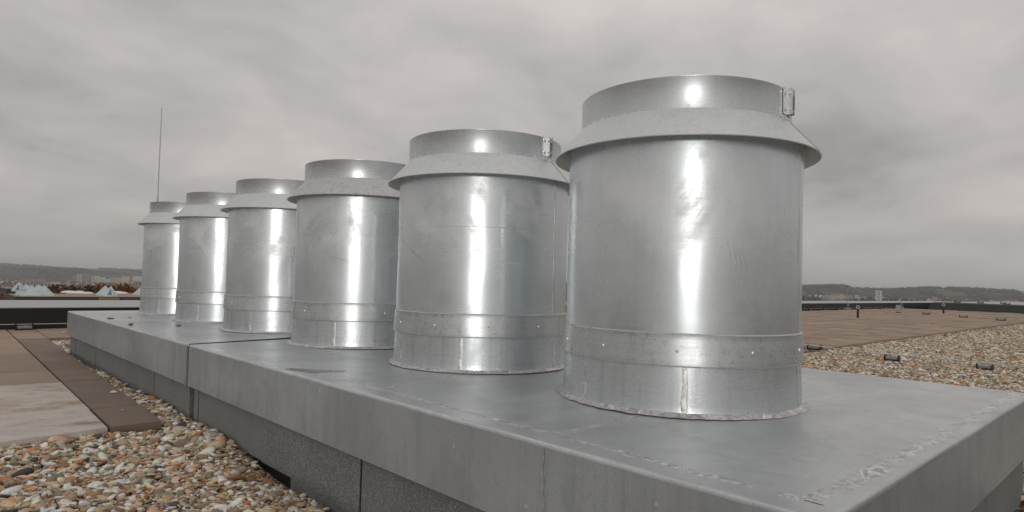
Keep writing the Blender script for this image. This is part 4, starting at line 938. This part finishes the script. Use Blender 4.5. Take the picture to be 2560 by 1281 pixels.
# pylons along the ridge at right
def pylon(px_, ytop, dist):
    p = at_d(px_, ytop, dist); g = float(terrain_h(az_of(p.x, p.y), dist)); h = p.z - g; m_ = MB()
    for sx_, sy_ in ((-1, -1), (1, -1), (1, 1), (-1, 1)): m_.tube([(sx_ * h * .09, sy_ * h * .09, 0), (sx_ * h * .025, sy_ * h * .025, h * .6), (0, 0, h)], h * .008, 4)
    for z, w in ((.66, .16), (.78, .20), (.9, .13)): m_.tube([(-h * w, 0, h * z), (0, 0, h * (z + .02)), (h * w, 0, h * z)], h * .008, 4)
    for k in range(5):
        z0, z1 = k * .12, (k + 1) * .12; w0, w1 = .09 - .065 * z0 / .6, .09 - .065 * z1 / .6
        for s_ in (-1, 1): m_.tube([(s_ * h * w0, -h * w0, h * z0), (-s_ * h * w1, -h * w1, h * z1)], h * .005, 3)
    link('pylon', m_.me('pylon', M['pylon']), None, (p.x, p.y, g - 1), (0, 0, .9), label='lattice power pylon on the ridge at right', category='pylon', group='pylons on the ridge')
M['pylon'] = plain('pylon_steel', (.16, .17, .17), .7, .3)
for x, y in ((2013, 711), (2067, 713), (2138, 713), (2212, 713), (2276, 716), (2345, 717), (2418, 713), (2507, 718)): pylon(x, y, 4150)

# ------------------------------------------------------------------ air
t = NT('smoke_air'); t.t.nodes.remove(t.b); sv = t.n('ShaderNodeVolumePrincipled'); sv.inputs['Color'].default_value = (.75, .72, .69, 1)
tcn = t.n('ShaderNodeTexCoord'); ln = t.n('ShaderNodeVectorMath', operation='LENGTH'); t.t.links.new(tcn.outputs['Object'], ln.inputs[0])
nz_ = t.noise(tcn.outputs['Object'], 1.6, 4, .6); dn_ = t.math('SUBTRACT', t.math('MULTIPLY', nz_, 1.7), ln.outputs['Value'])
t.t.links.new(t.math('MULTIPLY', t.math('MAXIMUM', t.math('MULTIPLY', dn_, 1.6), 0.0), .05), sv.inputs['Density'])
t.t.links.new(sv.outputs[0], [n_ for n_ in t.t.nodes if n_.type == 'OUTPUT_MATERIAL'][0].inputs['Volume'])
ps = at_d(2090, 746, 1250); iv_, if2 = ico(2); so_ = link('smoke', mesh('smoke', iv_, if2.tolist(), t.m), None, ps, (0, 0, HEAD - .5 - PI / 2), kind='stuff', label='pale drift of smoke above the parapet left of the lone white tower', category='smoke'); so_.scale = (34, 20, 9)
t = NT('haze_air'); t.t.nodes.remove(t.b); pv_ = t.n('ShaderNodeVolumePrincipled'); pv_.inputs['Color'].default_value = (.86, .88, .91, 1); pv_.inputs['Density'].default_value = 1.15e-4
out = [n_ for n_ in t.t.nodes if n_.type == 'OUTPUT_MATERIAL'][0]; t.t.links.new(pv_.outputs[0], out.inputs['Volume'])
link('haze', MB().box(-17500, 17500, -17500, 17500, -480, 130).me('haze', t.m), kind='stuff', label='thin grey haze over the town and hills', category='haze')
